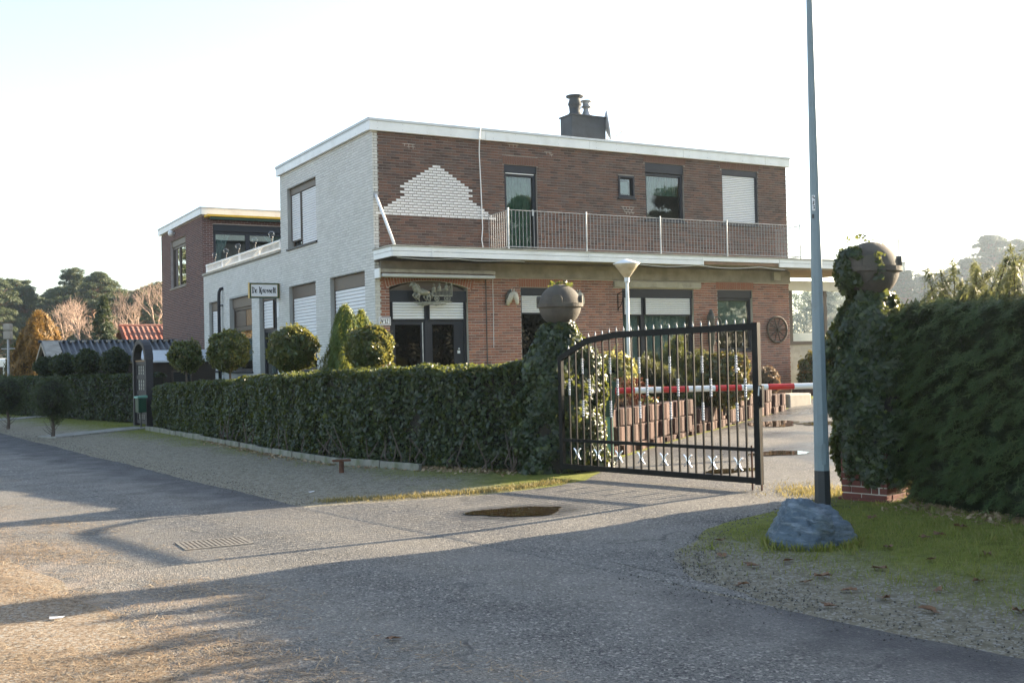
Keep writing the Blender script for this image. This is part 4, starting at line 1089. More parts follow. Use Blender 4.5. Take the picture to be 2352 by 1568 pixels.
# horse heads on the wall
def horse_head(u, z, label, mirror=1):
    t = thing('horse_head', label, 'wall ornament', group='plaster horse heads on the front wall')
    t.matrix_world = hw @ Matrix.Translation((u, 0, z))
    b = MB(); k = mirror
    b.tube([(-.09*k,-.03,-.20),(-.07*k,-.06,-.08),(-.02*k,-.09,.03),(.03*k,-.12,.09)], [.035,.085,.095,.075], 10)
    b.build('neck', M['horse_white'], t, smooth=True)
    b = MB(); b.tube([(.02*k,-.13,.13),(.06*k,-.16,.06),(.10*k,-.17,-.05),(.12*k,-.16,-.14),(.12*k,-.15,-.175)], [.05,.075,.058,.046,.03], 10)
    b.build('head', M['horse_white'], t, smooth=True)
    for s in (-1, 1): MB().tube([(.02*k+.03*s,-.12,.15),(.025*k+.045*s,-.12,.22)], [.025,.004], 6).build('ear', M['horse_white'], t, smooth=True)
    b = MB(); b.tube([(.0,-.10,.18),(-.07*k,-.10,.12),(-.12*k,-.08,-.0),(-.14*k,-.05,-.14)], [.03,.045,.045,.02], 7); b.build('mane', M['ironwork'], t, smooth=True)
    return t
horse_head(3.52, 3.12, 'pale plaster horse head on the brick between the double door and the dark window')
horse_head(5.42, 3.12, 'pale plaster horse head on the brick just right of the left stone ball')

# coach-and-horses relief over the door
cr = thing('coach_relief', 'cast metal relief of a horse drawn coach with passengers above the double door', 'relief')
cr.matrix_world = hw @ Matrix.Translation((.88, -.115, 2.92))
def hrs(x, y, z, nm):
    b = MB()
    b.tube([(x+.27,y,z+.25),(x+.18,y,z+.27),(x+.08,y,z+.26),(x+.0,y,z+.29),(x-.05,y,z+.38),(x-.07,y,z+.44)], [.045,.062,.055,.06,.042,.032], 8)
    b.tube([(x-.06,y,z+.46),(x-.10,y,z+.42),(x-.145,y,z+.375)], [.036,.03,.016], 7)
    for pts in ([(x+.0,y-.01,z+.24),(x-.07,y-.01,z+.17),(x-.02,y-.01,z+.10)], [(x+.03,y+.01,z+.24),(x-.0,y+.01,z+.13),(x+.03,y+.01,z+.05)], [(x+.24,y-.01,z+.24),(x+.30,y-.01,z+.14),(x+.27,y-.01,z+.03)], [(x+.26,y+.01,z+.24),(x+.22,y+.01,z+.13),(x+.28,y+.01,z+.05)]):
        b.tube(pts, [.034,.02,.012], 6)
    b.tube([(x+.28,y,z+.27),(x+.34,y,z+.22),(x+.36,y,z+.12)], [.015,.02,.006], 6); b.tube([(x-.03,y-.02,z+.46),(x+.02,y-.02,z+.38),(x+.04,y-.02,z+.31)], [.012,.02,.008], 5)
    b.build(nm, M['bronze'], cr, smooth=True)
hrs(.14, -.03, .02, 'horse'); hrs(.08, .015, .05, 'horse')
b = MB(); b.box(.48,1.0,-.06,.0,.20,.225); b.box(.48,.50,-.06,.0,.225,.33); b.box(.98,1.0,-.06,.0,.225,.50)
b.tube([(.48,-.055,.33),(.6,-.055,.335),(.8,-.055,.37),(.92,-.055,.42),(1.0,-.055,.50)], .010, 5)
for i in range(13): 
    x = .52+i*.036; b.box(x-.004,x+.004,-.058,-.05,.225,.33+max(0,(x-.6))*.22)
b.tube([(.44,-.03,.24),(.36,-.03,.26),(.2,-.03,.30)], .008, 5); b.tube([(.48,-.03,.38),(.35,-.03,.33),(.12,-.03,.36)], .004, 4)
b.build('carriage', M['bronze'], cr)
def small_wheel(x, z, r):
    b = MB(); b.tube([(x+r*math.cos(t*math.pi/10), -.065, z+r*math.sin(t*math.pi/10)) for t in range(21)], .009, 5)
    for k in range(5): b.tube([(x+r*math.cos(k*math.pi/5),-.065,z+r*math.sin(k*math.pi/5)),(x-r*math.cos(k*math.pi/5),-.065,z-r*math.sin(k*math.pi/5))], .005, 4)
    b.cyl((x,-.075,z),(x,-.05,z), .018); b.build('coach_wheel', M['bronze'], cr)
small_wheel(.59, .145, .058); small_wheel(.86, .15, .075)
for x, z in ((.54,.38),(.68,.40),(.86,.42)):
    b = MB(); b.tube([(x,-.03,z-.08),(x,-.03,z+.02),(x,-.035,z+.05)], [.045,.04,.018], 7); b.ball((x-.005,-.035,z+.085), .027, n=8, m=6); b.tube([(x-.01,-.04,z+.03),(x-.07,-.045,z-.03)], [.014,.01], 5)
    b.build('passenger', M['bronze'], cr, smooth=True)
b = MB(); b.tube([(.02,-.03,.06),(.15,-.03,.035),(.3,-.03,.045),(.5,-.03,.05),(.7,-.03,.07),(.9,-.03,.075),(1.0,-.03,.06)], [.012,.022,.03,.02,.022,.03,.012], 7)
b.tube([(.1,-.03,.0),(.25,-.03,-.005),(.4,-.03,.015),(.6,-.03,.0),(.85,-.03,.03)], [.01,.03,.012,.024,.008], 6)
for k in range(14):
    a_ = random.uniform(0,6.28); c_ = (.66,.07) if k % 2 else (.24,.05); b.tube([(c_[0],-.05,c_[1]),(c_[0]+.06*math.cos(a_),-.06,c_[1]+.05*math.sin(a_))], [.012,.003], 4)
b.build('ground_scroll', M['bronze'], cr)

# wagon wheel
ww = thing('wagon_wheel', 'old dark wooden wagon wheel hung on the red brick by the house corner', 'wheel')
ww.matrix_world = hw @ Matrix.Translation((12.13, -.055, 2.28))
r_ = .36
MB().tube([(r_*math.cos(t*math.pi/16), 0, r_*math.sin(t*math.pi/16)) for t in range(33)], .032, 8).build('rim', M['wood_old'], ww)
MB().cyl((0,.03,0),(0,-.08,0), .062, .05, 12).build('hub', M['wood_old'], ww)
sp0 = None; spm = MB().tube([(.05,0,0),(.2,0,0),(.34,0,0)], [.02,.017,.014], 6)
for k in range(10):
    if sp0 is None: o = sp0 = spm.build('spoke', M['wood_old'], ww)
    else: o = sp0.copy(); COL.objects.link(o)
    o.rotation_euler = (0, k*math.pi/5, 0)

# cast iron hand pump against the wall
hp = thing('hand_pump', 'old dark iron hand pump standing on the wall between two ground floor windows', 'pump')
hp.matrix_world = hw @ Matrix.Translation((9.66, -.16, .55))
MB().lathe([(.09,0),(.09,.06),(.06,.1),(.055,1.3),(.075,1.34),(.10,1.38),(.10,1.98),(.12,2.02),(.11,2.1),(.06,2.22),(.035,2.28),(0,2.30)], 14).build('pump_body', M['ironwork'], hp, smooth=True)
MB().tube([(.09,0,1.45),(.22,0,1.44),(.28,0,1.36)], [.035,.035,.03], 8).build('spout', M['ironwork'], hp, smooth=True)
MB().tube([(.08,0,2.05),(.22,0,2.10),(.32,0,2.0),(.36,0,1.8),(.33,0,1.66),(.36,0,1.58)], [.018,.02,.02,.018,.016,.02], 7).build('pump_handle', M['ironwork'], hp, smooth=True)
for z in (1.6, 1.75, 1.9): MB().tube([(.1,0,z),(.2,-.02,z+.01),(.24,-.02,z+.06)], .012, 5).build('hook', M['ironwork'], hp)
# scroll bracket left of the wide window
sb = thing('wall_bracket', 'black wrought iron scroll bracket left of the wide front window', 'bracket')
sb.matrix_world = hw @ Matrix.Translation((6.72, -.012, 2.95))
MB().tube([(0,0,-.15),(0,0,.30)], .014, 6).build('bracket_bar', M['gate'], sb)
MB().tube([(0,0,.28),(.02,-.16,.34),(.04,-.32,.30),(.03,-.36,.20),(.02,-.28,.18)], .012, 6).build('bracket_arm', M['gate'], sb)
MB().tube([(0,0,-.1),(.01,-.12,.0),(.02,-.2,.16),(.03,-.24,.3)], .010, 6).build('bracket_scroll', M['gate'], sb)

# ------------------------------------------------------------------ gate
GA, GB = Vector((.60,14.2,0)), Vector((2.70,12.0,0))
gl = (GB-GA).length; gang = math.atan2(GB.y-GA.y, GB.x-GA.x)
gate = thing('driveway_gate', 'black metal bar gate leaf standing half open across the driveway', 'gate', (GA.x, GA.y, 0), gang)
def top_z(u):
    pts = [(0,1.62),(.16,1.70),(.48,1.85),(.98,1.915),(gl,1.945)]
    for (a_,za),(b_,zb) in zip(pts[:-1],pts[1:]):
        if u <= b_: return za + (zb-za)*(u-a_)/(b_-a_)
    return pts[-1][1]
g = MB()
g.box(0,.06,-.025,.025,.18,1.60); g.box(gl-.075,gl,-.03,.03,.175,1.95)
g.box(.06,gl-.075,-.024,.024,.185,.25); g.box(.06,gl-.075,-.018,.018,.535,.575)
us = [0,.08,.16,.26,.36,.48,.6,.72,.85,.98,1.5,2.2,gl-.075]
for a_, c_ in zip(us[:-1], us[1:]):
    za, zb = top_z(a_), top_z(c_)
    g.add([(a_,-.026,za-.075),(c_,-.026,zb-.075),(c_,.026,zb-.075),(a_,.026,za-.075),(a_,-.026,za),(c_,-.026,zb),(c_,.026,zb),(a_,.026,za)],
          [(0,3,2,1),(4,5,6,7),(0,1,5,4),(1,2,6,5),(2,3,7,6),(3,0,4,7)])
g.build('gate_frame', M['gate'], gate)
nb = 24
for i in range(nb):
    u = .06 + (gl-.135)*(i+1)/(nb+1); zt = top_z(u)-.07
    o = MB().box(u-.0095,u+.0095,-.0095,.0095,.245,zt).build('gate_bar', M['gate'], gate)
    MB().lathe([(.008,0),(.010,.02),(.006,.035),(.0005,.062)], 8, (u,0,zt+.07)).build('spike', M['steel_dull'], o)
    for (za, zb) in {2: [(1.40,1.60),(.86,1.07)], 3: [(1.13,1.34)]}.get(i % 4, []) + ([(1.13,1.34)] if i == 0 else []):
        tb = MB(); ns = 22
        for k in range(ns+1):
            a_ = k/ns*math.pi*3.5
            for j in range(4):
                t = a_ + j*math.pi/2; tb.v.append((u+.0165*math.cos(t), .0165*math.sin(t), za+(zb-za)*k/ns))
        for k in range(ns):
            for j in range(4): tb.f.append((k*4+j, k*4+(j+1)%4, (k+1)*4+(j+1)%4, (k+1)*4+j))
        tb.build('twisted_section', M['chrome'], o)
    if i % 3 == 1:
        for s in (-1, 1):
            pts = [(u+s*(.012+.045*((k/8)**2 if k > 0 else 0)), -.002, .385+.07*k/8) for k in range(9)]
            low = [(u+s*(.012+.045*((k/8)**2)), -.002, .385-.07*k/8) for k in range(9)]
            MB().tube(low[::-1]+pts[1:], [.005]+[.009]*7+[.011]+[.009]*7+[.008], 6).build('scroll', M['chrome'], gate)
MB().box(gl-.005,gl+.035,-.02,.02,1.02,1.26).build('lock_case', M['gate'], gate)
MB().tube([(gl+.02,-.02,1.22),(gl+.035,-.07,1.25),(gl+.03,-.08,1.15)], .009, 6).build('gate_handle', M['steel'], gate)
zb_ = zgf(GB.x, GB.y)
for du in (.055, -.12):
    b = MB(); b.cyl((gl-.02-du if du < 0 else gl-.075-du, 0, zb_+.005), (gl-.02-du if du < 0 else gl-.075-du, 0, .9 if du < 0 else .6), .011, .011, 8)
    o = b.build('drop_bolt', M['rust'], gate)
    if du < 0: o.location.x = -.11
for z in (.40, 1.35): MB().tube([(-.06,0,z),(.0,0,z)], .02, 8).build('hinge', M['gate'], gate)

# ------------------------------------------------------------------ pillars with stone balls
def pillar(name, label, x, y, w, ht, rot, bz):
    z0 = zgf(x, y)
    t = thing(name, label, 'gate pillar', (x, y, z0-.08), rot, group='brick gate pillars with stone balls')
    MB().box(-w/2+.012,w/2-.012,-w/2+.012,w/2-.012,0,ht-z0).build('pillar_core', M['mortar_light'], t)
    c = .07; n = int((ht-z0)/c); first = {}
    for k in range(n):
        for s in range(4):
            off = 0 if (k+s) % 2 else .11
            spans = [(-w/2+.0, -w/2+off-.006)] if off else []
            u = -w/2+off
            while u < w/2-.02:
                spans.append((u+.003, min(u+.212, w/2 - (.10 if True and u+.22 >= w/2 else 0)))); u += .222
            for a_, b_ in spans:
                if b_-a_ < .03: continue
                b_ = min(b_, w/2-.012)
                key = (round(a_,3), round(b_,3))
                if key not in first:
                    first[key] = o = MB().box(a_, b_, -w/2, -w/2+.08, 0, c-.012).build('brick', M['brick_pillar'], t, bevel=.004)
                else: o = first[key].copy(); COL.objects.link(o)
                o.location = (0, 0, k*c + .01); o.rotation_euler = (0, 0, s*math.pi/2)
                sh = Matrix.Rotation(s*math.pi/2, 4, 'Z') @ Vector((0, random.uniform(-.004,.004), 0))
                o.location.x += sh.x; o.location.y += sh.y
    MB().box(-w/2-.03,w/2+.03,-w/2-.03,w/2+.03,-.02,.10).build('pillar_foot', M['brick_pillar'], t, bevel=.01)
    h = ht - z0 + .08
    MB().box(-w/2+.03,w/2-.03,-w/2+.03,w/2-.03,h-.08,h).build('pillar_cap', M['stone_ball'], t, bevel=.012)
    bc = bz - z0 + .08; r = .288
    MB().lathe([(.21,h),(.17,h+.06),(.13,bc-r-.06),(.125,bc-r),(.16,bc-r+.04)], 20).build('ball_neck', M['stone_ball'], t, smooth=True)
    bb = MB().ball((0,0,bc), r, n=32, m=20).build('stone_ball', M['stone_ball'], t, smooth=True)
    pr = [(r*.96,-.028),(r+.028,-.026),(r+.03,.024),(r*.97,.028)]
    MB().lathe(pr, 36, (0,0,bc)).build('ball_band', M['stone_ball'], bb)
    for k in range(4):
        a_ = k*math.pi/2 + .5
        lug = MB(); poly = [(-.07,.0)] + [(.07*math.cos(math.pi - j*math.pi/10), .055 + .055*math.sin(j*math.pi/10)) for j in range(11)] + [(.07,.0)]
        lug.prism(poly, lambda p, q_: (r*.82, p, bc+.022+q_), lambda p, q_: (r+.022, p, bc+.022+q_))
        o = lug.build('ball_lug', M['stone_ball'], bb); o.rotation_euler = (0, 0, a_)
    return t
pillar('gate_pillar', 'left gate pillar wrapped in ivy, its grey stone ball standing clear on top', .66, 14.86, .52, 1.60, gang+R(8), 2.32)
pillar('gate_pillar', 'right gate pillar with bare red bricks at its foot and an ivy draped stone ball', 3.70, 11.28, .50, 1.66, gang, 2.44)

# ------------------------------------------------------------------ lamp post
lp = thing('lamp_post', 'tall tapering blue grey street lamp post with dark base beside the driveway', 'lamp post', (3.0, 10.74, zgf(3.0,10.74)))
MB().lathe([(.080,-.05),(.0765,.36)], 8).build('post_base', M['lamp_base'], lp)
b = MB(); n = 8; hs = [(.0745,.355),(.072,.62),(.066,1.2),(.058,2.0),(.047,3.0),(.029,5.2),(.026,6.4)]
b.lathe(hs, 8); b.build('post_shaft', M['lamp_post'], lp)
MB().box(-.02,.02,-.0755,-.065,.42,.62).build('post_hatch', M['lamp_post'], lp)
MB().tube([(0,0,6.35),(0,0,6.6),(-.15,-.1,6.75),(-.5,-.3,6.78)], .03, 8).build('lamp_arm', M['lamp_post'], lp)
MB().ball((-.75,-.45,6.78), .34, .16, .07).build('lamp_head', M['steel_dull'], lp, smooth=True)
def PP(u, z, d): return (u, -d, z)
st = MB().pbox(PP, -.036,-.010, 2.895, 3.045, .035, .0475).build('number_sticker', M['sign_white'], lp)
for k, ch in enumerate('583'): lettering(ch, .036, PP, -.0335, 3.002-k*.047, .0478, nib=.24, parent=st, name='digit')
MB().pbox(PP, -.04,-.025, 2.82, 2.86, .03, .050).build('post_bolt', M['lamp_base'], lp)

# ------------------------------------------------------------------ boulder
def boulder():
    me = bpy.data.meshes.new('boulder'); bm = bmesh.new(); bmesh.ops.create_icosphere(bm, subdivisions=5, radius=1)
    r = np.random.default_rng(4)
    planes = [(Vector((-.35,-.75,.55)).normalized(),.62),(Vector((.70,-.65,.15)).normalized(),.60),(Vector((.1,.2,1)).normalized(),.70),(Vector((-.9,-.1,.35)).normalized(),.70),
              (Vector((.8,.3,.6)).normalized(),.72),(Vector((0,.9,.4)).normalized(),.75),(Vector((-.5,-.4,.75)).normalized(),.74),(Vector((.25,-.9,.5)).normalized(),.70),(Vector((.45,-.2,.9)).normalized(),.64)]
    from mathutils import noise as mn
    for v in bm.verts:
        d = v.co.normalized(); k = 1.0
        for n_, h in planes:
            c = d.dot(n_)
            if c > .05: k = min(k, h/c)
        k += .05*mn.noise(d*2.3) + .03*mn.noise(d*6) + .014*mn.noise(d*14)
        # broken ledges along tilted bedding planes
        s = (d.x*.55 + d.z*1.0 - d.y*.25)*k*5.5 + .5*mn.noise(d*2.6)
        fr2 = s - math.floor(s); k -= .10*max(0, 1 - fr2*2.6)*(.5+.6*mn.noise(d*3.1+Vector((4,1,2))))
        s = (-d.x*.9 + d.z*.5 + d.y*.35)*k*3.2 + .6*mn.noise(d*2.1+Vector((1,7,3)))
        fr2 = s - math.floor(s); k -= .05*max(0, 1 - fr2*6)
        # notch
        q_ = (d - Vector((.55,-.35,.62)).normalized()).length
        k -= .14*math.exp(-(q_/.22)**2)
        v.co = Vector((d.x*k*.40, d.y*k*.32, d.z*k*.36))
    bm.to_mesh(me); bm.free()
    me.polygons.foreach_set('use_smooth', [True]*len(me.polygons)); me.materials.append(M['rock'])
    return me
bo = mk('boulder', boulder(), None, (2.41, 8.98, .135)); bo.rotation_euler = (0, R(6), R(-12))
tag(bo, 'blue grey rugged boulder lying on the mossy verge beside the lamp post', 'boulder')

# ------------------------------------------------------------------ drain, kerbs, stub
dr_ = thing('drain_grate', 'rectangular iron drain grate set in the asphalt in front of the gate', 'drain', (-2.73, 9.93, .0085), R(28))
b = MB()
for a_ in ((-.30,.30,-.235,-.205),(-.30,.30,.205,.235)): b.box(*a_, -.03, .0045)
for a_ in ((-.30,-.27,-.205,.205),(.27,.30,-.205,.205)): b.box(*a_, -.03, .0043)
b.build('grate_frame', M['grate'], dr_)
for i in range(13):
    x = -.245 + i*.0408
    MB().box(x-.012,x+.012,-.205,.205,-.03,.004).build('grate_bar', M['grate'], dr_)
MB().box(-.27,.27,-.205,.205,-.04,.0012).build('grate_pit', M['soil'], dr_)

ed = thing('concrete_edging', 'line of old tilted concrete edging slabs along the foot of the ivy hedge', 'edging', (0,0,0))
ept = poly_sample([(-8.9,26.6),(-6.15,22.2),(-4.15,18.85),(-2.75,16.75),(-1.3,15.3)], 16)
for i in range(15):
    p, q_ = ept[i], ept[i+1]; d = (q_-p); l_ = np.linalg.norm(d); o = MB().box(.01, l_-.015, -.03, .03, -.08, .105).build('edging_slab', M['edging'], ed, bevel=.008)
    o.location = (p[0], p[1], zgf(*p) + random.uniform(-.02,.012)); o.rotation_euler = (random.uniform(-.12,.02), random.uniform(-.015,.015), math.atan2(d[1], d[0]) + random.uniform(-.03,.03))
sb_ = thing('valve_stub', 'small rusty iron T shaped stub post at the edge of the verge', 'stub', (-2.46, 15.6, zgf(-2.46,15.6)), R(20))
MB().cyl((0,0,-.05),(0,0,.16), .038, .036, 10).build('stub_pipe', M['rust'], sb_); MB().box(-.13,.13,-.045,.045,.16,.19).build('stub_plate', M['rust'], sb_, bevel=.006)

# ------------------------------------------------------------------ barrier
bx, by = 1.36, 15.85; bz = zgf(bx, by)
ba = thing('barrier', 'red and white striped lifting barrier on a green post behind the gate', 'barrier', (bx, by, bz))
MB().box(-.065,.065,-.065,.065,-.05,.72).build('barrier_post', M['palegreen'], ba, bevel=.008)
MB().box(-.12,.12,-.12,.12,-.05,.05).build('barrier_foot', M['concrete'], ba)
MB().prism([(-.10,.62),(.07,.62),(.12,1.12),(-.11,1.14)], lambda u, z: (u, -.09, z), lambda u, z: (u, -.03, z)).build('barrier_head', M['green'], ba)
MB().prism([(-.10,.62),(.07,.62),(.12,1.12),(-.11,1.14)], lambda u, z: (u, .03, z), lambda u, z: (u, .09, z)).build('barrier_head', M['green'], ba)
bd = Vector((math.cos(R(7)), math.sin(R(7)), 0))
x0 = .05
for i in range(11):
    l_ = .35 if i == 0 else .40; a_ = bd*x0 + Vector((0,0,.985)); c_ = bd*(x0+l_-.001) + Vector((0,0,.985))
    o = MB().cyl(a_, c_, .043, .043, 16).build('boom_stripe', M['red' if i % 2 == 0 else 'white'], ba, smooth=False); x0 += l_
    if i == 8: lettering('SEMH', .035, lambda u, z, d: tuple(bd*(x0-.30+u) + Vector((0,0,.975+z-.02)) + Vector((math.sin(R(7)),-math.cos(R(7)),0))*(.0436+d)), 0, .0, 0, nib=.10, parent=o, name='scribble', mat='white', gap=.2)
MB().box(-.34,.0,-.028,.028,.93,1.03).build('counterweight', M['white'], ba)

# ------------------------------------------------------------------ planter of ribbed blocks
pw = thing('planter_wall', 'stepped planter wall of ribbed brown concrete blocks along the driveway', 'planter')
W0, W1 = Vector((1.42,16.2,0)), Vector((5.95,24.2,0)); wd = (W1-W0); wl = wd.length; wd.normalize(); wang = math.atan2(wd.y, wd.x)
bw, bh = .29, .27
def block_mesh():
    b = MB(); h = bh-.014
    # U-shaped block: ribbed face towards the drive (-y side), plain hollow sides
    xs = [0,.03,.05,.07,.09,.11,.13,.25,.262]
    ribs = [(.0,.028),(.036,.058),(.066,.088),(.096,.118)]
    b.box(.0,.262,.02,.10,0,h); b.box(.0,.05,.10,.28,0,h); b.box(.212,.262,.10,.28,0,h)
    for r0, r1 in ribs: b.box(r0+.002, r1, -.012, .022, .002, h-.002)
    b.box(.128,.260,.004,.022,.002,h-.002)
    return b
blk0 = None; cnt = 0
ncol = int(wl/bw)
for row in range(4):
    for i in range(ncol+1):
        k = i*bw + (bw/2 if row % 2 else 0); 
        if k > wl: continue
        px, py = W0.x+wd.x*k, W0.y+wd.y*k; zb = zgf(px, py)
        top = .84 if k < 3.2 or k > 5.2 else .66
        if k > 8.2: top = .72
        top += .03*(k/wl)
        z = top - bh*(row+1)
        if z < zb - bh*.95: continue
        if blk0 is None: o = blk0 = block_mesh().build('planter_block', M['block'], pw, bevel=.006)
        else: o = blk0.copy(); COL.objects.link(o)
        out = (.028*row) + (.022 if (i+row) % 2 else -.012) + random.uniform(-.008,.008)     # steps out towards the drive lower down
        o.location = (px + wd.y*out, py - wd.x*out, z + random.uniform(-.008,.006)); o.rotation_euler = (random.uniform(-.02,.02), random.uniform(-.012,.012), wang + random.uniform(-.06,.06))
# small row beyond the house corner, and the pale stone in front of it
p2 = thing('low_planter', 'short low row of ribbed brown blocks beyond the house corner', 'planter')
for i in range(7):
    o = blk0.copy(); COL.objects.link(o); o.parent = p2
    o.location = (7.55+i*.262*.97, 29.2+i*.262*.24, zgf(7.6,29.3)-.0); o.rotation_euler = (0, 0, R(14))
ks = thing('sandstone_kerb', 'pale sandy stone block at the end of the planter by the house corner', 'stone', (6.35, 25.2, zgf(6.3,25)))
MB().box(-.3,.55,-.2,.35,-.1,.30).build('kerb_block', M['ridge_cap'], ks, bevel=.04).rotation_euler = (0,0,R(40))
# soil
so = MB(); n = 20; poly = []
for i in range(n+1):
    k = wl*i/n; p = W0 + wd*k + Vector((-wd.y, wd.x, 0))*.18; q_ = W0 + wd*k*.9 + Vector((-wd.y, wd.x, 0))*4.0
    so.v += [(p.x,p.y,.66),(q_.x,q_.y,.72)]
for i in range(n): so.f.append((2*i,2*i+2,2*i+3,2*i+1))
structure(so.build('flower_bed', M['soil']))
#PART4
# ------------------------------------------------------------------ hedges
def path_pts(path, zt, n):
    p = np.array(path, float); d = np.r_[0, np.cumsum(np.linalg.norm(np.diff(p, axis=0), axis=1))]
    t = rng.uniform(0, d[-1], n)
    x, y, z = (np.interp(t, d, p[:,0]), np.interp(t, d, p[:,1]), np.interp(t, d, zt))
    e = .05; x2, y2 = np.interp(t+e, d, p[:,0]), np.interp(t+e, d, p[:,1]); x1, y1 = np.interp(t-e, d, p[:,0]), np.interp(t-e, d, p[:,1])
    dx, dy = x2-x1, y2-y1; l = np.hypot(dx, dy)+1e-9
    # inward normal: towards the property (+0.8, +0.6)
    nx, ny = -dy/l, dx/l; s = np.sign(nx*.8+ny*.6); s[s == 0] = 1
    return t, x, y, z, nx*s, ny*s
def wob(t, z, amp):
    return amp*(np.sin(3.1*t+1.3*z)*.5 + np.sin(7.3*t-4*z+1)*.35 + np.sin(1.2*t+5*z+2)*.4 + np.sin(15*t+9*z)*.2)
def hedge(name, label, path, zt, th, n, size, mat, shape, core=.10, amp=.05, split=(.52,.32,.16), group=None, tilt=.75, cat='hedge', zlow=0.03):
    root = thing(name, label, cat, (path[0][0], path[0][1], 0), group=group)
    PP_, NN = [], []
    for kind, fr_ in zip('ftb', split):
        m = int(n*fr_); t, x, y, z, nx, ny = path_pts(path, zt, m)
        if kind == 't':
            u = rng.uniform(0, th, m); zz = z + wob(t, u*2, amp*.8) - np.abs(rng.normal(size=m))*.03
            edge = np.minimum(u, th-u); zz -= np.clip(.12-edge, 0, 1)*.5
            px, py = x+nx*u, y+ny*u; nrm = np.stack([0*x, 0*x, np.ones(m)], -1)
        else:
            zb = zg(x, y); h = zb + zlow + rng.uniform(0, 1, m)*(z-zb-zlow)
            dep = np.abs(rng.normal(size=m))*.045 + wob(t, h, amp) + .03
            dep += np.clip(h - z + .14, 0, 1)*.5
            if kind == 'b': dep = th - dep
            px, py, zz = x+nx*dep, y+ny*dep, h; sgn = -1 if kind == 'f' else 1
            nrm = np.stack([sgn*nx, sgn*ny, .25+0*x], -1)
        PP_.append(np.stack([px, py, zz], -1)); NN.append(nrm)
    PP_ = np.concatenate(PP_); NN = np.concatenate(NN)
    PP_[:,0] -= path[0][0]; PP_[:,1] -= path[0][1]
    stuff(leaves('foliage', PP_, NN, size, mat, root, shape, tilt=tilt))
    # solid dark core, added to block light behind the leaves
    mb = MB(); p = poly_sample(path, 24); d = np.r_[0, np.cumsum(np.linalg.norm(np.diff(np.array(path,float), axis=0), axis=1))]; ds = np.linspace(0, d[-1], 24)
    for i in range(24):
        a_, b_ = p[max(i-1,0)], p[min(i+1,23)]; dd = (b_-a_)/np.linalg.norm(b_-a_); nn = np.array([-dd[1], dd[0]]); nn *= np.sign(nn@np.array([.8,.6])) or 1
        z = np.interp(ds[i], d, zt) - core; q0 = p[i]+nn*core*1.2; q1 = p[i]+nn*(th-core*1.2); o = np.array(path[0])
        zb = zgf(*q0)
        mb.v += [(q0[0]-o[0],q0[1]-o[1],zb+.02),(q1[0]-o[0],q1[1]-o[1],zb+.02),(q1[0]-o[0],q1[1]-o[1],z),(q0[0]-o[0],q0[1]-o[1],z)]
    for i in range(23):
        for k in range(4): mb.f.append((i*4+k, i*4+(k+1)%4, (i+1)*4+(k+1)%4, (i+1)*4+k))
    mb.f += [(3,2,1,0), (92,93,94,95)]
    mb.build('shade_core', M['hedge_core'], root)
    return root
HP = [(.25,14.62),(-1.0,15.45),(-2.56,16.95),(-4.08,19.05),(-6.07,22.55),(-9.0,27.3)]
HZ = [1.55,1.52,1.49,1.43,1.30,1.16]
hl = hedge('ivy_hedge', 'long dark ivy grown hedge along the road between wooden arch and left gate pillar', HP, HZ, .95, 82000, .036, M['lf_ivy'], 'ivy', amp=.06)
b = MB()
for i in range(46):     # woody stems showing at the foot
    t = random.random()**1.6; k = t*9.0; p = poly_sample(HP[:5], 100)[int(t*99)]
    x, y = p[0]-.25-.03, p[1]-14.62-.02; z = zgf(*p)
    b.tube([(x,y,z-.02),(x+random.uniform(-.12,.12),y+random.uniform(-.1,.05)-.03,z+.12),(x+random.uniform(-.2,.2),y+random.uniform(-.02,.15),z+random.uniform(.25,.6))], [.014,.011,.006], 5)
stuff(b.build('stem', M['bark'], hl))

def blob_leaves(c, r, n, thick=.22, lump=.10, seed=0):
    d = sph(n); rr = np.random.default_rng(seed); ph = rr.uniform(0, 6.28, 6)
    k = 1 + lump*(np.sin(3*d[:,0]+ph[0])*np.sin(4*d[:,1]+ph[1]) + .7*np.sin(6*d[:,2]+5*d[:,0]+ph[2]) + .5*np.sin(9*d[:,1]+7*d[:,2]+ph[3]))
    k *= 1 - thick*np.abs(rng.normal(size=n))*.5
    k += (rng.uniform(0,1,n) < .05)*rng.uniform(.02,.20,n)
    P = np.array(c) + d*k[:,None]*np.array(r)
    return P, d
def topiary(label, c, r, mat, n=5200, size=.037, group='round topiary balls on the ivy hedge', zfoot=1.2):
    root = thing('topiary_ball', label, 'topiary', (c[0], c[1], zfoot), group=group)
    P, d = blob_leaves((0, 0, c[2]-zfoot), (r*1.02, r*1.02, r*.98), n, thick=.34, lump=.09, seed=int(c[0]*100) % 97)
    stuff(leaves('foliage', P, d, size, mat, root, 'leaf', tilt=.8))
    MB().ball((0,0,c[2]-zfoot), r*.80, n=16, m=10).build('shade_core', M['hedge_core'], root)
    MB().tube([(0,0,-.5),(.03,0,0),(0,.02,c[2]-zfoot)], [.035,.03,.02], 6).build('trunk', M['bark'], root)
    return root
topiary('clipped topiary ball nearest the white house corner, right of the golden cone conifer', (-2.37,18.2,1.84), .375, M['lf_box'], 8500)
topiary('large topiary ball with sunlit golden right side in front of the white wall', (-4.15,20.7,1.90), .44, M['lf_box'], 8500)
topiary('topiary ball in front of the side window with brown panels', (-5.97,23.1,1.92), .42, M['lf_box'], 8500)
topiary('dark topiary ball against the brown brick rear wing', (-7.66,25.7,1.85), .385, M['lf_box'], 5200, zfoot=1.1)
FB = 'round topiary balls on the far hedge'
topiary('topiary ball on the far hedge, nearest the wooden arch', (-11.45,31.6,1.80), .40, M['lf_dark'], 4200, .036, FB)
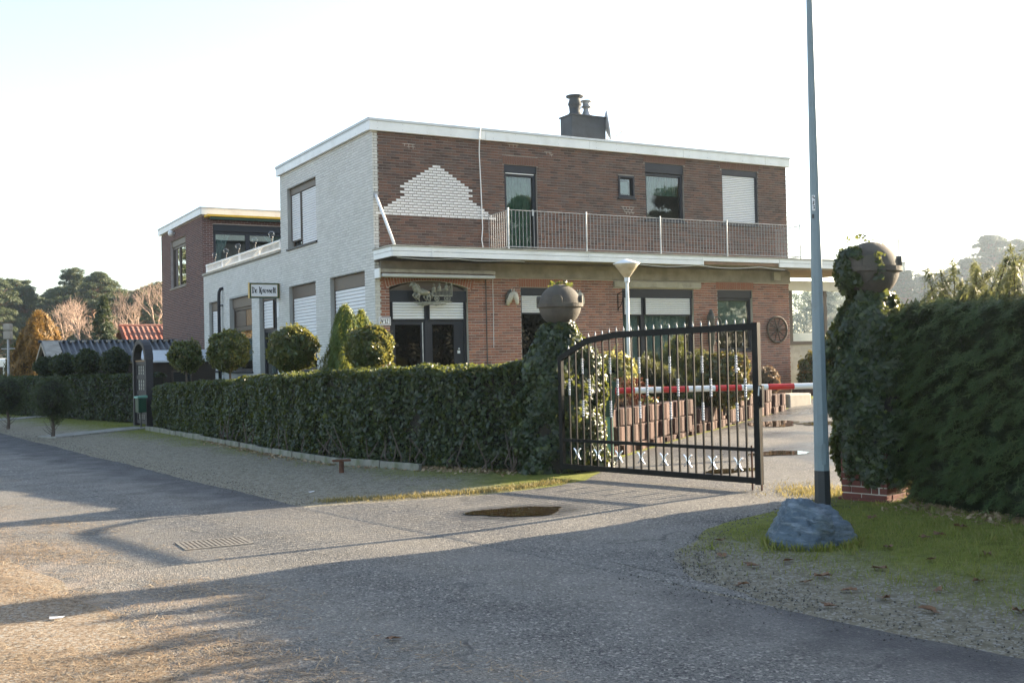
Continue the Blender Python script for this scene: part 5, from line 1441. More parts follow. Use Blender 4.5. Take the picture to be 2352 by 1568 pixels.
topiary('topiary ball on the far hedge, second from the wooden arch', (-12.75,33.0,1.80), .42, M['lf_dark'], 4200, .036, FB)
topiary('topiary ball on the far hedge, third from the wooden arch', (-13.95,34.1,1.74), .38, M['lf_dark'], 3600, .036, FB)
topiary('small topiary ball on the far hedge, farthest from the wooden arch', (-14.9,35.0,1.70), .34, M['lf_dark'], 3200, .036, FB)
hedge('dark_hedge', 'dark clipped hedge at far left beyond the wooden arch', [(-10.3,29.7),(-13.67,33.5),(-17.4,37.6),(-24,46)], [1.44,1.42,1.38,1.3], 1.0, 34000, .045, M['lf_dark'], 'leaf', group=None)

def cone_plant(name, label, cat, c, h, r, n, size, mat, shape='spray', seed=1, lump=.12, prof=.75, group=None, z0=.1, updir=.6, tilt=.5):
    root = thing(name, label, cat, (c[0], c[1], c[2]), group=group)
    rr = np.random.default_rng(seed); t = rng.uniform(0, 1, n)**1.15; a = rng.uniform(0, 6.283, n); ph = rr.uniform(0, 6.28, 4)
    R_ = r*(1-t)**prof*(1 + lump*(np.sin(3*a+9*t+ph[0]) + .7*np.sin(7*a-14*t+ph[1]) + .5*np.sin(13*a+25*t+ph[2]))) + .02
    R_ *= 1 - .22*np.abs(rng.normal(size=n))*.5
    P = np.stack([R_*np.cos(a), R_*np.sin(a), z0 + t*(h-z0)], -1)
    N_ = np.stack([np.cos(a), np.sin(a), .35+0*a], -1)
    stuff(leaves('foliage', P, N_, size, mat, root, shape, tilt=tilt, up=(0,0,1), updir=updir))
    k = 12; prf = [(r*.72*(1-i/k)**prof, z0 + (h*.94-z0)*i/k) for i in range(k+1)]
    MB().lathe([(r*.3, z0)] + prf, 14).build('shade_core', M['hedge_core'], root)
    MB().cyl((0,0,-.1),(0,0,h*.6), max(.03, r*.07), .01, 7).build('trunk', M['bark'], root)
    return root
cone_plant('conifer', 'bright green cone shaped conifer with golden tips against the white wall', 'conifer', (-3.12,20.6,zgf(-3.12,20.6)), 2.52, .60, 11000, .085, M['lf_thuja'], prof=.55, seed=3, lump=.2, updir=.8, tilt=.35)
cone_plant('conifer', 'narrower golden tipped conifer just behind the green cone conifer', 'conifer', (-2.84,20.75,zgf(-2.7,20.9)), 2.42, .36, 5000, .085, M['lf_thuja'], prof=.5, seed=5, lump=.25, updir=.8, tilt=.35)
# leyland hedge at right
LP = [(3.92,11.0),(4.12,10.45),(4.48,9.75),(6.3,6.9),(8.8,2.9),(11.5,-1.5)]
LZ = [2.0,2.02,2.0,1.98,2.02,2.1]
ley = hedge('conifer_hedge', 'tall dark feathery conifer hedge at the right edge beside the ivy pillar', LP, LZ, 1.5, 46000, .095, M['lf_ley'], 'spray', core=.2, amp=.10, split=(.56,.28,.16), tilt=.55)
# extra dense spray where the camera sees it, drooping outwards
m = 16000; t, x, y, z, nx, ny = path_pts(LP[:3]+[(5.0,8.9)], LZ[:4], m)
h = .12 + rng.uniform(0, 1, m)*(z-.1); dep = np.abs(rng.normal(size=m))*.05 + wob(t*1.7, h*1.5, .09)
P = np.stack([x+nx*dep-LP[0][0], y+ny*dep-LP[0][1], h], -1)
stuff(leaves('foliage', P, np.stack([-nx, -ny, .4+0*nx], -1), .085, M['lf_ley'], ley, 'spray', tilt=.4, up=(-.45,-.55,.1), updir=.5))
M['lf_ley2'] = leaf_mat('conifer_spray_tips', [(0,(.030,.066,.028)),(.6,(.062,.108,.042)),(1,(.12,.15,.06))], .55, .35, (.4,.4,.12), .3)  # outer sprays painted lighter so the gaps behind them read as shade
M['lf_sprig_lit'] = leaf_mat('conifer_shoots_lit', [(0,(.035,.058,.022)),(.6,(.07,.092,.034)),(1,(.13,.13,.055))], .5, .38, (.36,.36,.14), .4)  # brighter copy of the spray colour, sunlight painted into the shoots
m = 620; t, x, y, z, nx, ny = path_pts(LP[:3]+[(5.0,8.9)], LZ[:4], m); Pb, Nb, Ub = [], [], []
for i in range(m):
    h = .2 + rng.uniform(0,1)*(z[i]-.15); ln = rng.uniform(.14,.40); k = rng.uniform(0,1,26); side = .35*rng.normal()
    tx, ty = -ny[i], nx[i]; dx, dy = -nx[i]+tx*side, -ny[i]+ty*side
    w_ = rng.normal(size=26)*.05*(1.1-k)
    Pb.append(np.stack([x[i]+nx[i]*.10+dx*ln*k+tx*w_-LP[0][0], y[i]+ny[i]*.10+dy*ln*k+ty*w_-LP[0][1], h+.10*k-.26*ln*k*k*2+.012*rng.normal(size=26)], -1))
    Nb.append(np.tile([-nx[i]*.5+tx*.2*rng.normal(), -ny[i]*.5, .9],(26,1))); Ub.append(np.tile([dx, dy, -.15],(26,1)))
stuff(leaves('foliage', np.concatenate(Pb), np.concatenate(Nb), .062, M['lf_ley2'], ley, 'spray', tilt=.3, up=np.concatenate(Ub), updir=.75))
def sprig(root, base, h, lean, n, mat, size=.06):
    x, y, z = base; pts = [(x+lean[0]*k*k*h, y+lean[1]*k*k*h, z+h*k) for k in (0,.3,.6,.85,1)]
    MB().tube(pts, [.009,.008,.006,.004,.002], 5).build('shoot', M['twig'], root)
    k = rng.uniform(.08, 1, n); a = rng.uniform(0, 6.28, n); rr = (1.05-k)*h*.42*rng.uniform(.15, 1, n)
    P = np.stack([x+lean[0]*k*k*h+rr*np.cos(a), y+lean[1]*k*k*h+rr*np.sin(a), z+h*k+rr*.55], -1)
    return P, np.stack([np.cos(a), np.sin(a), .9+0*a], -1)
Ps, Ns = [], []
for i in range(120):
    seg = poly_sample([(3.98,11.05),(4.2,10.6),(4.62,9.75),(5.2,8.8)], 120)[i]
    u = random.uniform(0.0, .95); bx_, by_ = seg[0]+.8*u, seg[1]+.6*u
    hh = random.choice((.2,.26,.3,.36,.45,.6))*random.uniform(.8,1.15)*(.75 if i < 8 else 1.1)
    P, N_ = sprig(ley, (bx_-LP[0][0], by_-LP[0][1], 1.82), hh, (random.uniform(-.25,.35), random.uniform(-.3,.2)), 130, M['lf_ley']); Ps.append(P); Ns.append(N_)
P = np.concatenate(Ps); N_ = np.concatenate(Ns)
stuff(leaves('sprigs', P, N_, .052, M['lf_sprig_lit'], ley, 'spray', tilt=.35, up=(.1,-.1,.8), updir=.55))
m = 5000; t, x, y, z, nx, ny = path_pts(LP[2:], LZ[2:], m); u = rng.uniform(0, 1.4, m)
P = np.stack([x+nx*u-LP[0][0], y+ny*u-LP[0][1], z+.02+.55*rng.uniform(0,1,m)**2*(.6+.5*np.sin(t*2.3)+.4*np.sin(t*5.1+1))], -1)
stuff(leaves('sprigs', P, np.stack([0*x, 0*x, 1+0*x], -1), .10, M['lf_ley'], ley, 'spray', tilt=.6, up=(0,0,1), updir=.6))

# ivy on the pillars: growths of their own
def ivy(name, label, c, prof, n, size, mat, sector=None, wobamp=.12, seed=2, zb=.1):
    root = thing(name, label, 'ivy', (c[0], c[1], 0), group='ivy growing over the gate pillars')
    z = np.array([p[0] for p in prof]); r = np.array([p[1] for p in prof])
    hh = rng.uniform(z[0], z[-1], n*2); rad = np.interp(hh, z, r); keep = rng.uniform(0, r.max(), n*2) < rad; hh, rad = hh[keep][:n], rad[keep][:n]; n = len(hh)
    a = rng.uniform(0, 6.283, n)
    if sector: a = sector[0] + rng.uniform(0, 1, n)*sector[1]
    rad = rad*(1 + wobamp*(np.sin(3*a+4*hh+seed)+.6*np.sin(7*a-9*hh)+.5*np.sin(2*a+13*hh))) * (1 - .10*np.abs(rng.normal(size=n)))
    P = np.stack([rad*np.cos(a), rad*np.sin(a), hh], -1)
    slope = -np.gradient(np.interp(np.sort(hh), z, r)).mean()
    N_ = np.stack([np.cos(a), np.sin(a), .45+0*a], -1)
    stuff(leaves('foliage', P, N_, size, mat, root, 'ivy', tilt=.5, up=(0,0,-1), updir=.35))
    return root
iv = ivy('pillar_ivy', 'thick glossy ivy swelling out around the left gate pillar', (.64,14.86), [(.08,.60),(.6,.60),(1.1,.60),(1.5,.54),(1.7,.43),(1.9,.30),(2.08,.20)], 19000, .040, M['lf_ivy'])
MB().lathe([(.52,.1),(.48,.7),(.44,1.3),(.36,1.6),(.26,1.8)], 18).build('shade_core', M['hedge_core'], iv)
P, d = blob_leaves((.03,0,2.60), (.16,.16,.05), 60); leaves('top_leaves', P, d, .03, M['lf_ivy'], iv, 'ivy')
iv = ivy('pillar_ivy', 'dark ivy hanging over the right gate pillar and half of its ball', (3.71,11.28), [(.24,.30),(.40,.38),(.7,.43),(1.1,.47),(1.5,.47),(1.75,.42),(1.95,.34),(2.1,.25),(2.2,.22)], 18000, .038, M['lf_ivy'], seed=5)
m = 2600; a = 1.4 + rng.uniform(0, 3.0, m); ph = rng.uniform(-.9, .75, m); keep = (np.cos(ph)*np.cos(a-2.85) > .45 + .25*np.sin(5*a+6*ph)); a, ph = a[keep], ph[keep]
dd = np.stack([np.cos(ph)*np.cos(a), np.cos(ph)*np.sin(a), np.sin(ph)], -1)
leaves('ball_leaves', dd*(.305+.02*rng.normal(size=(len(a),1)))+np.array([-.03,0,2.44]), dd, .040, M['lf_ivy'], iv, 'ivy', tilt=.4, up=(0,0,-1), updir=.4)
b = MB(); b.tube([(-.12,-.25,2.3),(-.03,-.31,2.42),(.0,-.32,2.5),(-.02,-.28,2.62)], .006, 5); b.tube([(-.26,0,2.60),(-.12,-.02,2.73),(.05,-.05,2.75),(.16,-.02,2.76),(.24,-.02,2.82)], .005, 5); b.tube([(-.2,0,2.66),(-.30,-.05,2.74),(-.38,-.08,2.77)], .004, 5)
b.build('runner', M['bark'], iv)
m = 34; k = rng.uniform(0, 1, m); P = np.stack([-.30+k*.5+.02*rng.normal(size=m), -.02+.05*rng.normal(size=m), 2.74+.05*np.sin(k*5+.5)+.018*rng.normal(size=m)-.5*np.clip(.25-k,0,1)**1.0*.5], -1)
leaves('top_leaves', P, np.tile([0,-.6,.6],(m,1)), .030, M['lf_ivy'], iv, 'ivy', tilt=.9)
m = 45; k = rng.uniform(0, 1, m); P = np.stack([-.02+.05*rng.normal(size=m)*.6, -.31-.01*rng.normal(size=m), 2.32+.28*k], -1)
leaves('runner_leaves', P, np.tile([0,-1,.2],(m,1)), .032, M['lf_ivy'], iv, 'ivy', tilt=.3)
MB().lathe([(.36,.6),(.38,1.4),(.3,1.75),(.2,1.95)], 16).build('shade_core', M['hedge_core'], iv)

# small clipped yew trees on the left verge
def little_tree(label, x, y, seed):
    z = zgf(x, y); root = thing('small_yew_tree', label, 'tree', (x, y, z), group='small dark trees on the left verge')
    P, d = blob_leaves((0,0,.92), (.44,.44,.52), 5200, lump=.16, thick=.35, seed=seed)
    stuff(leaves('crown', P, d, .05, M['lf_dark'], root, 'spray', tilt=.7)); MB().ball((0,0,.92), .33,.33,.40, n=14, m=9).build('shade_core', M['hedge_core'], root)
    MB().tube([(0,0,-.05),(.02,0,.2),(-.02,.02,.5),(0,0,1.0)], [.055,.04,.035,.02], 8).build('trunk', M['bark'], root)
    b = MB()
    for k in range(9): a_ = random.uniform(0,6.28); b.tube([(0,0,.02+.03*k),(.15*math.cos(a_),.15*math.sin(a_),.1+.04*k),(.26*math.cos(a_),.26*math.sin(a_),.2+.05*k)], [.008,.005,.002], 4)
    stuff(b.build('side_twigs', M['twig'], root))
little_tree('small dark yew tree on the left verge by the path slabs', -10.75, 25.6, 3)
little_tree('small dark yew tree at the left edge of the picture', -13.7, 29.75, 9)

# ------------------------------------------------------------------ planting behind the gate
def shrub(name, label, c, r, n, size, mat, shape='leaf', seed=1, lobes=None, cat='shrub', group=None, lump=.14, tilt=.8, core=.72, up=None):
    root = thing(name, label, cat, c, group=group); Ps, Ns = [], []
    for (ox, oy, oz, k) in (lobes or [(0,0,0,1)]):
        m = int(n*k*k/sum(l[3]**2 for l in (lobes or [(0,0,0,1)])))
        P, d = blob_leaves((ox, oy, oz+r[2]), (r[0]*k, r[1]*k, r[2]*k), m, thick=.4, lump=lump, seed=abs(seed+int(ox*10))); Ps.append(P); Ns.append(d)
        MB().ball((ox, oy, oz+r[2]), r[0]*k*core, r[1]*k*core, r[2]*k*core, n=12, m=8).build('shade_core', M['hedge_core'], root)
    stuff(leaves('foliage', np.concatenate(Ps), np.concatenate(Ns), size, mat, root, shape, tilt=tilt, up=up, updir=.5 if up else 0))
    MB().cyl((0,0,-.15),(0,0,r[2]), .03, .02, 6).build('stem', M['bark'], root)
    return root
shrub('dark_conifer_shrub', 'dark lumpy conifer shrub growing in the planter in front of the wide window', (3.05,20.8,.66), (.36,.36,.40), 15000, .05, M['lf_yew'], 'spray', 2, [(0,0,0,1.25),(-.35,.1,-.05,.9),(.42,0,-.1,1.0),(.05,.1,.52,.72),(-.42,.1,.42,.55),(.5,.05,.42,.6),(.75,-.1,-.15,.8),(.1,0,.8,.35)], core=.6)
shrub('photinia_shrub', 'round shrub with orange tipped leaves in the planter under the last front window', (3.88,20.2,.64), (.46,.46,.50), 6500, .045, M['lf_photinia'], 'leaf', 4)
shrub('variegated_shrub', 'pale variegated shrub between left gate pillar and planter lamp', (1.80,18.9,.64), (.34,.34,.50), 4500, .05, M['lf_varieg'], 'leaf', 5, [(0,0,0,1),(-.25,.2,.1,.9),(.15,.1,.2,.6)])
shrub('grey_conifer_shrub', 'feathery grey green conifer shrub beside the planter lamp', (2.42,19.6,.62), (.40,.40,.46), 5200, .085, M['lf_ley'], 'spray', 6, [(0,0,0,1),(.25,-.1,-.05,.8),(-.2,.1,.1,.7)], up=(0,0,1))
shrub('bronze_shrub', 'small bronze shrub at the end of the planter wall by the house corner', (5.65,24.6,.62), (.36,.36,.34), 3000, .045, M['lf_heath'], 'leaf', 7)
shrub('orange_shrub', 'orange tinted shrub beyond the far house corner', (8.35,30.5,.42), (.42,.42,.58), 3500, .05, M['lf_photinia'], 'leaf', 8)
shrub('olive_shrub', 'olive shrub behind the lamp post, right of the orange tinted one', (9.05,31.0,.42), (.45,.45,.52), 3500, .05, M['lf_heath'], 'leaf', 9)
shrub('ivy_shrub', 'glossy sunlit ivy mass right behind the hinge end of the gate', (.98,15.1,.10), (.27,.36,.74), 7000, .042, M['lf_ivy'], 'ivy', 10, [(0,0,0,1),(-.15,.4,.0,.8)], core=.7)
HG = 'low heathers along the planter edge'
for i, (k, o_, rr, mt) in enumerate([(.35,.45,.22,'lf_varieg'),(.9,.5,.2,'lf_heath'),(1.9,.55,.24,'lf_heath'),(2.6,.5,.2,'lf_varieg'),(3.3,.6,.24,'lf_yew'),(4.0,.45,.2,'lf_heath'),(4.7,.5,.26,'lf_varieg'),(5.4,.55,.22,'lf_heath'),(6.1,.5,.25,'lf_yew'),(6.9,.5,.2,'lf_sedum'),(7.6,.55,.24,'lf_heath'),(8.3,.5,.22,'lf_varieg'),(2.2,1.1,.3,'lf_heath'),(4.3,1.1,.3,'lf_varieg'),(5.9,1.2,.3,'lf_heath'),(7.1,1.2,.3,'lf_varieg')]):
    p = W0 + wd*k + Vector((-wd.y, wd.x, 0))*o_
    shrub('heather', 'low tufted heather mound planted along the top of the planter wall', (p.x, p.y, .64), (rr, rr, rr*.62), 900, .04, M[mt], 'needle' if mt == 'lf_heath' else 'leaf', 20+i, group=HG, cat='plant', up=(0,0,1))
# dead sedum: stalks with flat rusty heads
sd = thing('dead_flower_clump', 'clump of rust red dead flower heads on thin stalks beside the barrier post', 'plant', (1.98,17.75,.64))
b = MB(); hd = []
for i in range(46):
    a_ = random.uniform(0,6.28); rr = random.uniform(.02,.34); x, y = rr*math.cos(a_), rr*math.sin(a_); h = random.uniform(.28,.62)
    b.tube([(x*.3,y*.3,0),(x*.7,y*.7,h*.6),(x,y,h)], .004, 4); hd.append((x,y,h))
b.build('stalks', M['lf_sedum'], sd)
hd = np.array(hd); P = np.repeat(hd, 26, 0); P[:,:2] += .045*rng.normal(size=(len(P),2)); P[:,2] += .006*rng.normal(size=len(P))
leaves('flower_heads', P, np.tile([0,0,1.],(len(P),1)), .016, M['lf_sedum'], sd, 'leaf', tilt=.4)
# garden lamp in the planter
gl_ = thing('garden_lamp', 'park lamp with inverted milky cone on a grey pole in the planter', 'lamp', (2.12,20.0,.60))
MB().lathe([(.048,-.1),(.048,.6),(.036,.62),(.029,2.36),(.05,2.37),(.05,2.45),(.045,2.46)], 14).build('lamp_pole', M['steel'], gl_, smooth=False)
MB().lathe([(.05,2.45),(.20,2.65),(.232,2.70),(.225,2.70),(.19,2.655),(.045,2.46)], 28).build('lamp_glass', M['lampglass'], gl_, smooth=True)
MB().lathe([(.242,2.695),(.245,2.71),(.12,2.755),(.04,2.785),(0,2.79)], 28).build('lamp_cap', M['fascia'], gl_, smooth=True)
#PART5
# ------------------------------------------------------------------ wooden arch gate, letter box
a0, a1 = Vector((-9.18,27.75,0)), Vector((-9.95,29.0,0)); ad = (a1-a0); al = ad.length; aang = math.atan2(ad.y, ad.x)
ag = thing('garden_gate', 'dark wooden arched garden gate with white lattice panes set in the hedge', 'gate', (a0.x, a0.y, zgf(a0.x,a0.y)), aang)
for u_ in (0, al-.13): MB().box(u_,u_+.13,-.09,.09,-.05,1.72).build('gate_post', M['wood_dark'], ag)
def arch_pt(k, r): return (al/2 - r*math.cos(k), 1.70 + r*.72*math.sin(k))
b = MB(); n = 12
for i in range(n):
    k0, k1 = math.pi*i/n, math.pi*(i+1)/n; ro, ri = al/2, al/2-.15
    p = [arch_pt(k0, ri), arch_pt(k1, ri), arch_pt(k1, ro), arch_pt(k0, ro)]
    b.prism(p, lambda u, z: (u, -.10, z), lambda u, z: (u, .10, z))
b.build('arch_top', M['wood_dark'], ag)
b = MB(); b.box(.15,al-.15,-.03,.03,.06,.15); b.box(.15,al-.15,-.03,.03,1.58,1.66); b.box(.15,.25,-.03,.03,.15,1.58); b.box(al-.25,al-.15,-.03,.03,.15,1.58)
for z in (.36,.86,1.26): b.box(.25,al-.25,-.029,.029,z-.05,z+.05)
lf = b.build('gate_leaf', M['wood_dark'], ag)
MB().box(.15,al-.15,-.045,.045,1.66,1.70).build('tan_rail', M['wood_tan'], ag)
for z0, z1 in ((.17,.30),(.42,.80),(.92,1.20),(1.32,1.56)):
    MB().box(.26,al-.26,-.004,.004,z0,z1).build('lattice_pane', M['path'], lf)
    lt = MB()
    for i in range(5): u = .26+(al-.52)*i/4; lt.box(u-.012,u+.012,-.016,.016,z0,z1)
    for i in range(4): z = z0+(z1-z0)*i/3; lt.box(.26,al-.26,-.014,.014,z-.008,z+.008)
    stuff(lt.build('lattice', M['wood_dark'], lf))
lb = thing('letter_box', 'green metal letter box on a thin post in front of the wooden arch gate', 'letter box', (-9.28, 27.35, zgf(-9.28,27.35)), aang+.1)
MB().box(-.12,.12,-.10,.10,.40,.76).build('box_body', M['green'], lb, bevel=.01)
MB().prism([(-.13,.76),(.13,.76),(.12,.80),(-.12,.82)], lambda u, z: (-.14, u, z), lambda u, z: (.14, u, z)).build('box_lid', M['palegreen'], lb)
MB().box(-.09,.09,-.104,-.10,.66,.69).build('letter_slot', M['black'], lb); MB().cyl((0,0,-.05),(0,0,.40), .022).build('box_post', M['ironwork'], lb)

# ------------------------------------------------------------------ sheds and houses at left
def lean_shed():
    t = thing('garden_shed', 'small dark shed with pale lean-to roof behind the wooden arch gate', 'shed', (-10.75,32.6,zgf(-10.75,32.6)), TH)
    MB().box(0,1.9,.0,1.8,-.1,1.62).build('shed_wall', M['shed_board'], t)
    for i in range(14):
        MB().box(-.012,1.912,-.02,-.001,.02+i*.113,.125+i*.113).build('board', M['shed_board'], t)
    MB().prism([(-.15,1.60),(2.0,1.95),(2.0,2.0),(-.15,1.65)], lambda u, z: (-.15, u, z), lambda u, z: (2.1, u, z)).build('shed_roof', M['zinc'], t)
    w = MB(); w.box(.6,1.2,-.05,-.021,.85,.90); w.box(.6,1.2,-.05,-.021,1.30,1.35); w.box(.6,.65,-.05,-.021,.9,1.3); w.box(1.15,1.2,-.05,-.021,.9,1.3)
    w = w.build('shed_window', M['brownframe'], t); MB().box(.65,1.15,-.035,-.03,.9,1.3).build('pane', M['glass_dark'], w)
lean_shed()
ls = thing('long_shed', 'long low shed with dark corrugated roof behind the far hedge', 'shed', (-17.16,40.0,0), TH)
L_ = 11.0; n = int(L_/.21)*8
b = MB(); b.v = []; 
for i in range(n+1):
    u = L_*i/n; w_ = .085*max(-.45, math.cos(2*math.pi*u/.21))
    b.v += [(u, -.06, 2.60+w_), (u, -1.95, 1.86+w_)]
for i in range(n): b.f.append((2*i, 2*i+1, 2*i+3, 2*i+2))
o = b.build('corrugated_roof', M['corrugated'], ls, smooth=True); sd_ = o.modifiers.new('thick', 'SOLIDIFY'); sd_.thickness = .012
MB().prism([(0,2.56),(2.0,1.80),(2.0,1.86),(0,2.60)], lambda u, z: (0,u,z), lambda u, z: (L_,u,z)).build('rear_roof', M['corrugated'], ls)
MB().tube([(-.1,0,2.64),(L_,0,2.64)], .055, 8).build('ridge_pipe', M['roofing'], ls)
for i in range(26): MB().tube([(.42*i+.2-.08,-.13,2.625),(.42*i+.2+.08,-.13,2.625)], .05, 6).build('ridge_cap', M['ridge_cap'], ls)
MB().prism([(-2.0,.3),(1.9,.3),(1.9,1.8),(0,2.52),(-1.9,1.8)], lambda u, z: (.18,u,z), lambda u, z: (.28,u,z)).build('gable_wall', M['shed_board'], ls)
MB().box(.28,L_,-1.7,1.8,.2,1.78).build('shed_wall', M['shed_board'], ls)
for s in (-1, 1): MB().prism([(0,2.50),(s*2.0,1.74),(s*2.0,1.86),(0,2.62)], lambda u, z: (-.02,u,z), lambda u, z: (.10,u,z)).build('barge_board', M['ridge_cap'], ls)
b = MB().add([(.0,-.10,2.60),(.55,-.10,2.60),(.55,-1.9,1.90),(.0,-1.9,1.90)], [(0,1,2,3)]).build('verge_sheet', M['ridge_cap'], ls); b.location.z = .05
sd_ = b.modifiers.new('thick','SOLIDIFY'); sd_.thickness = .02

rh = thing('red_roofed_house', 'distant bungalow with red tiled gable roof beyond the long shed', 'house', (-21.5,60,0), TH)
MB().box(.3,11,-2.8,2.8,.2,2.35).build('house_wall', M['concrete_light'], rh)
MB().prism([(-2.8,2.3),(2.8,2.3),(0,3.8)], lambda u, z: (.3,u,z), lambda u, z: (.4,u,z)).build('gable', M['shed_board'], rh)
for s in (-1, 1): MB().prism([(0,3.78),(s*3.2,2.1),(s*3.2,2.18),(0,3.88)], lambda u, z: (0,u,z), lambda u, z: (11,u,z)).build('roof_slope', M['roof_tile'], rh)
b = MB(); random.seed(3)
for r_i in range(12):
    for c_i in range(42):
        t0, t1 = r_i/12, (r_i+1.12)/12; x0_ = c_i*.262
        y0_, z0_ = -3.2*t0, 3.90-1.70*t0; y1_, z1_ = -3.2*t1, 3.90-1.70*t1; dz = random.uniform(-.006,.006)
        b.add([(x0_+.01,y0_,z0_+.0),(x0_+.13,y0_,z0_+.05),(x0_+.255,y0_,z0_+.0),(x0_+.01,y1_,z1_+.035+dz),(x0_+.13,y1_,z1_+.085+dz),(x0_+.255,y1_,z1_+.035+dz)], [(0,3,4,1),(1,4,5,2)])
stuff(b.build('roof_tiles', M['roof_tile'], rh))
MB().tube([(0,0,3.93),(11,0,3.93)], .09, 8).build('ridge_tiles', M['roof_tile'], rh)
MB().cyl((2.3,-.9,3.2),(2.3,-.9,4.05), .13, .13, 10).build('flue_pipe', M['chimney_felt'], rh)
MB().add([(1.2,-3.0,2.55),(9,-3.0,3.25),(9,-4.5,2.9),(1.2,-4.5,2.35)], [(0,1,2,3)]).build('porch_roof', M['roofing'], rh).modifiers.new('thick','SOLIDIFY').thickness = .12
mh_ = thing('caravan', 'pale caravan roof just showing over the far hedge at the left edge', 'caravan', (-25.6,50.5,0), R(12))
MB().box(0,5.2,0,2.2,.5,2.2).build('caravan_body', M['white'], mh_, bevel=.12); MB().ball((2.4,.6,2.3), .16).build('roof_light', M['white'], mh_); MB().box(.6,2.0,-.01,.02,1.2,1.8).build('pane', M['glass_dark'], mh_)
pl_ = thing('bird_house_pole', 'thin pole carrying a pale two part box at the far left', 'pole', (-18.37,40.0,.3))
MB().cyl((0,0,-.2),(0,0,2.5), .05, .045, 8).build('pole', M['steel_dull'], pl_); MB().box(-.13,.13,-.12,.12,2.46,2.76).build('box', M['ridge_cap'], pl_, bevel=.02); MB().box(-.13,.13,-.12,.12,2.78,3.02).build('box', M['ridge_cap'], pl_, bevel=.02); MB().box(-.25,.25,-.012,.012,2.1,2.13).build('cross_bar', M['steel_dull'], pl_)

# ------------------------------------------------------------------ trees behind
cone_plant('golden_conifer', 'glowing orange gold conifer left of the long shed', 'conifer', (-19.6,45.5,.4), 3.55, 1.3, 10000, .16, M['lf_gold'], prof=.52, seed=14, lump=.15, z0=.05)
cone_plant('green_conifer', 'dull green conifer standing left against the golden one', 'conifer', (-20.6,46.4,.4), 2.7, .95, 5000, .16, M['lf_ley'], prof=.5, seed=13, lump=.16, z0=.05)
def spruce(label, c, h, r, seed):
    root = thing('spruce_tree', label, 'spruce', c); Ps, Ns = [], []
    rr = random.Random(seed)
    for i in range(170):
        t = (i/170)**.9; z = h*(.08+.92*t); a_ = rr.uniform(0,6.28); L2 = r*(1-t)**.85*rr.uniform(.75,1.1)+.06; m = 34
        k = rng.uniform(.1,1,m); w_ = .16*L2*rng.normal(size=m)*k
        Ps.append(np.stack([k*L2*math.cos(a_)-w_*math.sin(a_), k*L2*math.sin(a_)+w_*math.cos(a_), z-.28*L2*k+.10*L2*k*k+.04*rng.normal(size=m)], -1))
        Ns.append(np.tile([.3*math.cos(a_), .3*math.sin(a_), 1],(m,1)))
    stuff(leaves('crown', np.concatenate(Ps), np.concatenate(Ns), .15, M['lf_spruce'], root, 'tuft', tilt=.5))
    MB().cyl((0,0,-.2),(0,0,h), .12, .02, 8).build('trunk', M['bark'], root)
spruce('dark pointed spruce standing before the bare tree at left', (-21.75,58.5,.4), 5.05, 1.55, 4)

def bare_mesh(seed, H=7.5):
    rr = random.Random(seed); mb = MB()
    def grow(p, d, l, r, lev):
        q_ = p + d*l; mid = p + d*l*.5 + Vector((rr.uniform(-1,1),rr.uniform(-1,1),rr.uniform(-.3,.6)))*l*.08
        mb.tube([p, mid, q_], [r, r*.85, r*.7], 5 if lev < 3 else 3)
        if lev >= 6: return
        nchild = 2 if lev == 0 else 3
        for i in range(nchild + (1 if lev > 1 and rr.random() < .5 else 0)):
            ax_ = Vector((rr.uniform(-1,1),rr.uniform(-1,1),rr.uniform(-.2,1))).normalized()
            nd_ = (d*rr.uniform(.55,1.0) + ax_*rr.uniform(.55,.95)).normalized(); nd_.z += .06; nd_.normalize()
            st = p + (q_-p)*rr.uniform(.55,1.0)
            grow(st, nd_, l*rr.uniform(.62,.86), r*.58, lev+1)
    grow(Vector((0,0,-.2)), Vector((.05,0,1)), H*.27, .15, 0)
    return mb
def bare_tree(label, c, seed, H):
    root = thing('bare_tree', label, 'tree', c, group='bare trees behind the sheds'); mb = bare_mesh(seed, H)
    mb.build('branches', M['bare_bark'], root)
bare_tree('bare pinkish tree with forked trunk left of the dark spruce', (-25.0,64,.4), 2, 7.6)
bare_tree('taller bare tree right behind the dark spruce', (-23.4,70,.4), 5, 8.8)
bare_tree('bare twiggy tree above the red tiled roof', (-23.0,75,.4), 8, 8.0)
bare_tree('thin bare tree behind the golden conifer', (-30.0,72,.4), 11, 7.5)

